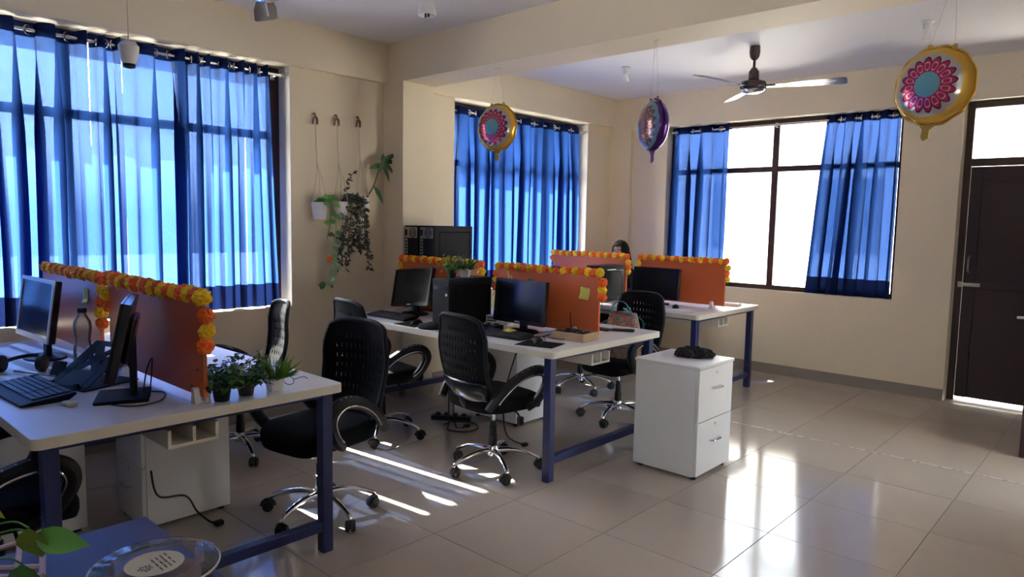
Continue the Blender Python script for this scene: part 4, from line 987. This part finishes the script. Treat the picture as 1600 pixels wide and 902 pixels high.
def lamp(label, x, y, tilt=0):
    t = thing('ceiling_lamp_holder', label, 'lamp holder', (x, y, ZC), 0, 'white bulb holders on the ceiling')
    MB().lathe([(0, 0), (.042, 0), (.042, -.008), (.030, -.014), (.027, -.055), (.020, -.062), (0, -.062)], 18).build('holder', 'clampw', t)
    MB().lathe([(.0, -.060), (.011, -.062), (.013, -.075), (.026, -.105), (.0285, -.128), (.0, -.130)], 18).build('bulb', 'bulb', t)
lamp('white bulb holder on the ceiling left of the purple balloon', -3.68, 5.53); lamp('white bulb holder on the ceiling beside the gold balloon strings', -1.27, 5.58)
t = thing('ceiling_lamp_holder', 'empty white bell-shaped lamp holder at the top edge of the picture', 'lamp holder', (-3.56, 3.05, ZC), 0)
MB().lathe([(0, 0), (.03, 0), (.034, -.01), (.05, -.05), (.058, -.085), (.060, -.115), (.054, -.115), (.046, -.05), (0, -.04)], 22).build('bell', 'clampw', t)
for s in (-1, 1): B((s*.015-.004, -.004, -.125), (s*.015+.004, .004, -.04)).build('contact_pin', 'black', t)
t = thing('pendant_lamp_holder', 'grey lamp holder hanging on a thin wire before the big curtain', 'lamp holder', (-3.62, 1.275, 2.22), 0)
MB().tube([(0, 0, .06), (0, 0, ZC-2.22)], .0022, 6).build('wire', 'rope', t)
MB().lathe([(.0, .075), (.03, .07), (.045, .05), (.043, .02), (.030, -.03), (.024, -.035), (.022, .0), (0, .01)], 20).build('holder', 'clampw', t)
MB().lathe([(.0235, -.030), (.0265, -.032), (.0265, -.048), (.0215, -.050), (.020, -.032)], 20).build('mouth_ring', 'black', t)

def balloon(label, x, y, z, heading, print_mat, foil_mat, ztop, seed, R_=.18, tail=1, roll=0):
    """heading: direction (deg from -Y towards +X) the printed side faces"""
    t = thing('foil_balloon', label, 'balloon', (x, y, z), math.radians(heading), 'round foil balloons on strings'); t.rotation_euler.y = roll; rd = random.Random(seed)
    m = MB(); nr, na = 14, 48; ph_ = [rd.uniform(-1, 1) for _ in range(na)]
    for side in (-1, 1):
        o = len(m.v)
        for i in range(nr+1):
            q = i/nr
            for k in range(na):
                a = 2*PI*k/na; wr = 1+.018*math.sin(a*na/4+seed)*(q**6); rr = R_*q*wr
                dep = .072*math.sqrt(max(0, 1-q**2.6))*(1-.10*(q**3)*(1+math.cos(a*12+ph_[k]*.5))*.6)
                m.v.append((rr*math.cos(a), side*dep, rr*math.sin(a)))
        for i in range(nr):
            for k in range(na):
                l = (k+1) % na; m.f.append((o+i*na+k, o+i*na+l, o+(i+1)*na+l, o+(i+1)*na+k))
    m.build('envelope', print_mat, t, angle=70)
    rim = MB(); 
    for k in range(na):
        a = 2*PI*k/na; wr = 1+.018*math.sin(a*na/4+seed)
        rim.v += [(R_*wr*.985*math.cos(a), 0, R_*wr*.985*math.sin(a)), ((R_*wr+.008)*math.cos(a), .002*math.sin(9*a), (R_*wr+.008)*math.sin(a))]
    rim.f = [(2*k, 2*((k+1) % na), 2*((k+1) % na)+1, 2*k+1) for k in range(na)]
    ro = rim.build('seam_rim', foil_mat, t, angle=180); ro.modifiers.new('solid', 'SOLIDIFY').thickness = .0015
    tl = MB(); tl.prism([(-.05, -R_+.012), (.05, -R_+.012), (.018, -R_-.022), (.022, -R_-.06), (-.004, -R_-.075), (-.016, -R_-.06), (-.016, -R_-.022)], -.003, .003, RX(PI/2)).build('filling_tail', foil_mat, t, bevel=.001)
    tt = []
    for s in (-1, 1):
        a = PI/2-s*.32; e = (R_*math.cos(a), 0, R_*math.sin(a))
        MB().prism([(e[0]-.012, e[2]-.006), (e[0]+.012, e[2]-.006), (e[0]+.009, e[2]+.02), (e[0]-.009, e[2]+.02)], -.002, .002, RX(PI/2)).build('hanging_tab', foil_mat, t)
        tp = (s*.012, 0, ztop-z-.001); tt.append(tp)
        MB().tube([(e[0], 0, e[2]+.014), tp], .0011, 4).build('string', 'rope', t)
    B((-.032, -.010, ztop-z-.002), (.032, .010, ztop-z)).build('tape', 'paper', t)
    return t
balloon('small gold balloon with a pink flower, hanging before the second blue curtain', -3.62, 3.78, 2.165, 8, 'balg', 'foilg', ZBM, 1, .168)
balloon('purple balloon seen from the side, hanging left of the back window', -2.32, 3.80, 2.085, -34, 'balp', 'foilp', ZBM, 2, .155)
balloon('large-looking gold balloon with a pink flower near the maroon door', -.822, 3.82, 2.15, -14, 'balg', 'foilg', ZBM, 3, .178, roll=.13)

# ================================================================ CHAIR BAG, WOMAN
t = thing('shoulder_bag', 'orange and teal patterned bag standing on the chair seat', 'bag', (-2.88, 4.40, .492), PI+.1)
m = MB(); nb = 20
prof_ = [(.10, 0, .085), (.14, .03, .095), (.145, .12, .085), (.13, .24, .05), (.11, .33, .025)]
for (hx, zz, hy) in prof_:
    for k in range(nb): a = 2*PI*k/nb; m.v.append((math.copysign(abs(math.cos(a))**.6, math.cos(a))*hx, math.copysign(abs(math.sin(a))**.7, math.sin(a))*hy, zz+.012*math.sin(3*a)))
m.f = [(j*nb+k, j*nb+(k+1) % nb, (j+1)*nb+(k+1) % nb, (j+1)*nb+k) for j in range(4) for k in range(nb)]+[tuple(range(nb))[::-1], tuple(4*nb+k for k in range(nb))]
m.build('body', 'bagf', t, angle=60)
MB().tube(bez([(-.10, -.03, .31), (-.12, -.09, .25), (-.09, -.10, .12), (-.03, -.09, .30), (.02, -.03, .36)], 6), .009, 6, flat=.4).build('strap', 'teal', t)
MB().tube(bez([(.09, .02, .32), (.06, .03, .40), (-.02, .03, .41), (-.09, .02, .32)], 6), .008, 6, flat=.4).build('handle', 'teal', t)

# seated woman behind the back bench (one continuous skinned body)
def person(label, x, y, heading):
    t = thing('person', label, 'person', (x, y, 0), heading)
    vs = [(0, -.02, .60), (0, -.01, .69), (0, .005, .80), (0, .01, .93), (0, .02, 1.02), (0, .03, 1.065),                   # 0 pelvis .. 5 neck top
          (-.075, .0, .94), (-.145, .0, .925), (-.185, .05, .74), (-.12, .24, .775), (-.09, .31, .79),                       # left-hand chain 6..10
          (.075, .0, .94), (.145, .0, .925), (.185, .05, .74), (.12, .24, .775), (.09, .31, .79),                            # 11..15
          (-.09, .02, .575), (-.11, .36, .535), (-.11, .37, .12), (-.11, .45, .03),                                           # leg 16..19
          (.09, .02, .575), (.11, .36, .535), (.11, .37, .12), (.11, .45, .03)]
    es = [(0, 1), (1, 2), (2, 3), (3, 4), (4, 5), (3, 6), (6, 7), (7, 8), (8, 9), (9, 10), (3, 11), (11, 12), (12, 13), (13, 14), (14, 15), (0, 16), (16, 17), (17, 18), (18, 19), (0, 20), (20, 21), (21, 22), (22, 23)]
    rad = [.115, .115, .125, .10, .045, .045, .075, .052, .040, .030, .022, .075, .052, .040, .030, .022, .085, .062, .045, .035, .085, .062, .045, .035]
    me = bpy.data.meshes.new('body'); me.from_pydata(vs, es, []); o = link('body', me, t); me.materials.append(MT['cloth'])
    sk = o.modifiers.new('skin', 'SKIN'); sk.use_smooth_shade = True
    for i, sv in enumerate(me.skin_vertices[0].data): sv.radius = (rad[i], rad[i]*(.8 if i < 4 else 1)); sv.use_root = (i == 0)
    o.modifiers.new('sub', 'SUBSURF').levels = 2; o.modifiers['sub'].render_levels = 2
    MB().tube([(0, .022, .99), (0, .03, 1.09)], .043, 14).build('neck', 'skin', t)
    hd = empty('head', (0, .04, 1.155)); hd.parent = t; hd.rotation_euler = (-.12, 0, 0); hd.scale = (1.12, 1.08, 1.06)
    m = MB(); m.sphere((0, 0, 0), (.072, .088, .108), 28, 22)
    def sh(p):
        a, b, c = p
        if b > 0:
            k = b/.088
            a *= 1-.10*k*(c < -.03)
            b += .016*math.exp(-(a/.010)**2-((c+.012)/.026)**2) - .008*sum(math.exp(-((a-s*.030)/.014)**2-((c-.012)/.010)**2) for s in (-1, 1)) + .005*math.exp(-(a/.022)**2-((c+.058)/.010)**2)
        if c < -.05: a *= 1-.35*(-.05-c)/.06
        return (a, b, c)
    m.v = [sh(p) for p in m.v]; m.build('face', 'skin', hd, angle=180)
    for s in (-1, 1):
        MB().sphere((s*.030, .075, .012), (.012, .008, .0075), 12, 8).build('eye', 'white2', hd); MB().sphere((s*.030, .0815, .012), (.0055, .003, .0055), 10, 6).build('iris', 'black', hd)
        MB().tube(bez([(s*.016, .083, .030), (s*.030, .082, .036), (s*.046, .072, .031)], 4), .0028, 5).build('eyebrow', 'hair', hd)
        MB().sphere((s*.073, -.005, -.005), (.008, .018, .028), 10, 8).build('ear', 'skin', hd)
    MB().sphere((0, .081, -.058), (.022, .006, .007), 12, 6).build('mouth', P('lip_colour', (.30, .10, .09), .5), hd)
    h = MB(); nh = 26; mh = 16
    for i in range(mh+1):
        for k in range(nh+1):
            a = PI*(.05+.0) + (2*PI-2*PI*.19)*(k/nh) + PI*.5+PI*.14; e = PI/2*(1-i/mh*1.0)
            if i <= 9:
                e = PI/2*(1-i/9); rx, ry, rz = .084, .100, .119; h.v.append((rx*math.cos(e)*math.cos(a), ry*math.cos(e)*math.sin(a)-.006, rz*math.sin(e)+.004))
            else:
                q = (i-9)/(mh-9); h.v.append(((.088+.045*q)*math.cos(a)*(1+.03*math.sin(9*a)), (.100-.012*q)*math.sin(a)*.95-.012-.015*q, .004-.34*q))
    h.f = [(i*(nh+1)+k, i*(nh+1)+k+1, (i+1)*(nh+1)+k+1, (i+1)*(nh+1)+k) for i in range(mh) for k in range(nh)]
    ho = h.build('hair', 'hair', hd, angle=180); ho.modifiers.new('solid', 'SOLIDIFY').thickness = .012
    fr = MB()
    for i in range(7):
        for k in range(13):
            a = PI/2-1.05+2.1*k/12; e = PI/2-i*.155; fr.v.append((.082*math.cos(e)*math.cos(a)*1.02, .098*math.cos(e)*math.sin(a), .117*math.sin(e)))
    fr.f = [(i*13+k, i*13+k+1, (i+1)*13+k+1, (i+1)*13+k) for i in range(6) for k in range(12)]
    fo = fr.build('hair_front', 'hair', hd, angle=180); fo.modifiers.new('solid', 'SOLIDIFY').thickness = .008
    for s in (-1, 1):
        hn = empty('hand', (s*.09, .325, .790)); hn.parent = t; hn.rotation_euler = (0, 0, s*.25)
        MB().box((-.034, -.025, -.012), (.034, .055, .012)).build('palm', 'skin', hn, bevel=.010)
        for q, (fx, L) in enumerate(((-.026, .060), (-.009, .070), (.009, .066), (.026, .052))):
            MB().tube(bez([(fx, .05, 0), (fx, .05+L*.5, .006), (fx, .05+L*.9, -.008)], 4), .0075, 8).build('finger', 'skin', hn)
        MB().tube(bez([(-s*.030, .0, 0), (-s*.050, .025, -.002), (-s*.052, .055, -.006)], 4), .009, 8).build('thumb', 'skin', hn)
    return t
person('woman with long black hair in dark clothes, mostly hidden behind the garland', -4.27, 6.45, PI+.12).scale = (1, 1, 1.02)

# ================================================================ FOREGROUND TABLE
t = thing('side_table', 'blue-topped table in the bottom left foreground', 'table', (-1.89, -.25, 0)); ZT2 = .70
B((0, 0, ZT2-.025), (1.0, .92, ZT2)).build('tabletop', 'bluetop', t, bevel=.004)
for x in (.03, .93):
    for y in (.03, .85): B((x, y, 0), (x+.04, y+.04, ZT2-.025)).build('leg', 'navy', t, bevel=.003)
B((.07, .04, ZT2-.07), (.93, .06, ZT2-.025)).build('apron', 'navy', t); B((.07, .86, ZT2-.07), (.93, .88, ZT2-.025)).build('apron', 'navy', t)
t = thing('sweets_container', 'round clear plastic container with a labelled brown sweet, foreground', 'container', (-1.465, .535, ZT2))
MB().lathe([(0, .001), (.100, .001), (.108, .006), (.114, .055), (.122, .057), (.124, .062), (.116, .064)], 48, caps=False).build('tray', 'clear', t)
MB().lathe([(.124, .0625), (.120, .070), (.100, .072), (.084, .074), (.078, .066), (0, .066)], 48, caps=False).build('lid', 'clear', t)
MB().torus((0, 0, .064), .1225, .0022, axis='Z', n=48, m=6).build('rim', 'clampw', t)
for k in range(5): a = 1.7+k*.28; B((-.006, -.003, .058), (.006, .003, .066)).build('rim_tab', 'clampw', t, loc=(.123*math.cos(a), .123*math.sin(a), 0), rot=(0, 0, a+PI/2))
MB().lathe([(0, .003), (.080, .003), (.088, .012), (.086, .040), (.074, .050), (0, .052)], 40).build('sweet', 'rust', t)
lb_ = MB().lathe([(0, .0675), (.056, .0675), (.056, .0682), (0, .0682)], 32).build('paper_label', 'paper', t, loc=(-.004, .0, 0))
for k, (wx, yy) in enumerate(((.050, .030), (.064, .020), (.056, .010), (.060, 0))):
    for q in range(3): B((-.03+q*.022+.004*k, yy-.0015, .0683), (-.03+q*.022+.004*k+wx*.28, yy+.0015, .0687)).build('print_line', 'ink', lb_)
m = MB()
for k in range(16): a = k*2.4; r_ = .0036*math.sqrt(k+1); m.sphere((.012+r_*math.cos(a), -.022+r_*math.sin(a)*.9, .0684), (.0026, .0026, .0004), 6, 4)
m.build('round_emblem', 'ink', lb_)
tag(B((-.028, -.017, 0), (.028, .017, .0022)).build('spoon_pack', 'bluetop', None, bevel=.001, loc=(-1.385, .485, ZT2+.0735), rot=(0, 0, .5)), 'flat blue packet on the rim of the clear container', 'packet')
# pink lattice stand
t = thing('lattice_stand', 'pinkish lattice stand at the bottom left corner', 'stand', (-1.775, .345, ZT2), -.25); Ml = TR((0, 0, .022)) @ RX(math.radians(6))
for a, b in (((-.11, .065), (.105, .065)), ((-.11, -.12), (.105, -.12)), ((.105, .065), (.105, -.12)), ((-.11, .065), (-.11, -.12)), ((.105, .065), (-.03, -.12)), ((.06, .065), (-.075, -.12)), ((-.11, .02), (.05, .02)), ((-.11, -.03), (.02, -.03))):
    MB().tube([(a[0], a[1], 0), (b[0], b[1], 0)], .0065, 6, Ml).build('lattice_bar', 'pink', t)
for x, y in ((-.10, .055), (.095, .055), (-.10, -.11), (.095, -.11)): B((x-.006, y-.006, 0), (x+.006, y+.006, .022)).build('foot', 'pink', t)
# foreground plant with arrow-shaped leaves
t = thing('potted_plant', 'arrow-leaved plant at the bottom left picture edge', 'plant', (-1.60, .12, ZT2)); pot(t, 'round', .045, .058, .09, 'potw')
rd = random.Random(5)
for (lx, ly, lz, dd, L, W) in ((.115, .205, .205, (-.3, .25, -1), .085, .055), (.105, .215, .185, (.55, .75, -.30), .095, .050), (.10, .195, .135, (-.1, .15, -1), .085, .06), (.035, .14, .265, (.45, .55, -.75), .07, .025), (.03, .12, .16, (.3, .5, -.6), .07, .04), (-.05, .05, .2, (-.5, .1, .1), .08, .05)):
    MB().tube(bez([(rd.uniform(-.02, .02), rd.uniform(-.02, .02), .08), (lx*.45, ly*.45, lz*.75+.03), (lx*.85, ly*.85, lz+.015), (lx, ly, lz)], 6), .0022, 5).build('stem', 'leaf', t)
    m = MB(); leaf_geo(m, (0, 0, 0), dd, (.75, -.65, .3), L, W, .12, 7); m.build('leaf', 'leafy' if lz > .19 else 'leaf', t, angle=180, loc=(lx, ly, lz))

# ================================================================ OUTSIDE
struct(B((-40, -30, -.62), (40, 45, -.60)).build('ground_outside', 'ground', smooth=False))
t = thing('neighbour_building', 'pale sunlit building across the yard behind the open window', 'building', (-4, 14, -.6))
B((-7, 0, 0), (9, 5, 4.6)).build('wall', 'ext', t, smooth=False)
B((-7.1, -.25, 4.5), (9.1, 5, 4.7)).build('roof_slab', 'extg', t, smooth=False)
for x in (-5.5, -3.2, -.9, 1.4, 3.7, 6.0):
    fwin = B((x, -.04, 1.5), (x+1.3, .02, 3.1)).build('window', 'extg', t, smooth=False)
    for k in range(2): B((x+.08+.6*k, -.06, 1.6), (x+.60+.6*k, -.045, 3.0)).build('pane', 'glass', fwin, smooth=False)
for k in range(9): B((-7+2*k-.03, -.10, .0), (-7+2*k+.03, -.04, 4.5)).build('pilaster', 'extg', t, smooth=False)
def tree(label, x, y, h, r, seed):
    t = thing('tree', label, 'tree', (x, y, -.6), 0, 'trees outside behind the building'); rd = random.Random(seed)
    MB().tube([(0, 0, 0), (.1, 0, h*.4), (0, .1, h*.75)], [.16, .12, .06], 8).build('trunk', 'stem', t)
    m = MB()
    for k in range(1500):
        a = rd.uniform(0, 6.283); e = math.asin(rd.uniform(-.7, 1)); q = r*rd.uniform(.45, 1)*(1+.2*math.sin(3*a+seed))
        leaf_geo(m, (q*math.cos(a)*math.cos(e), q*math.sin(a)*math.cos(e), h*.75+q*math.sin(e)*.9), (rd.uniform(-1, 1), rd.uniform(-1, 1), rd.uniform(-1, .5)), (rd.uniform(-1, 1), rd.uniform(-1, 1), 1), .32, .17, .1, 2)
    m.build('crown', 'leaf', t, angle=180)['kind'] = 'stuff'
tree('leafy tree above the neighbouring roof, left of the window bar', -10.5, 23, 8.2, 2.3, 1); tree('leafy tree above the neighbouring roof, right of the window bar', -4.0, 23, 8.4, 2.5, 2)
for o in list(COL.objects):
    if o.type == 'MESH' and o.parent is None and 'label' not in o and o.get('kind') is None: print('UNTAGGED', o.name)
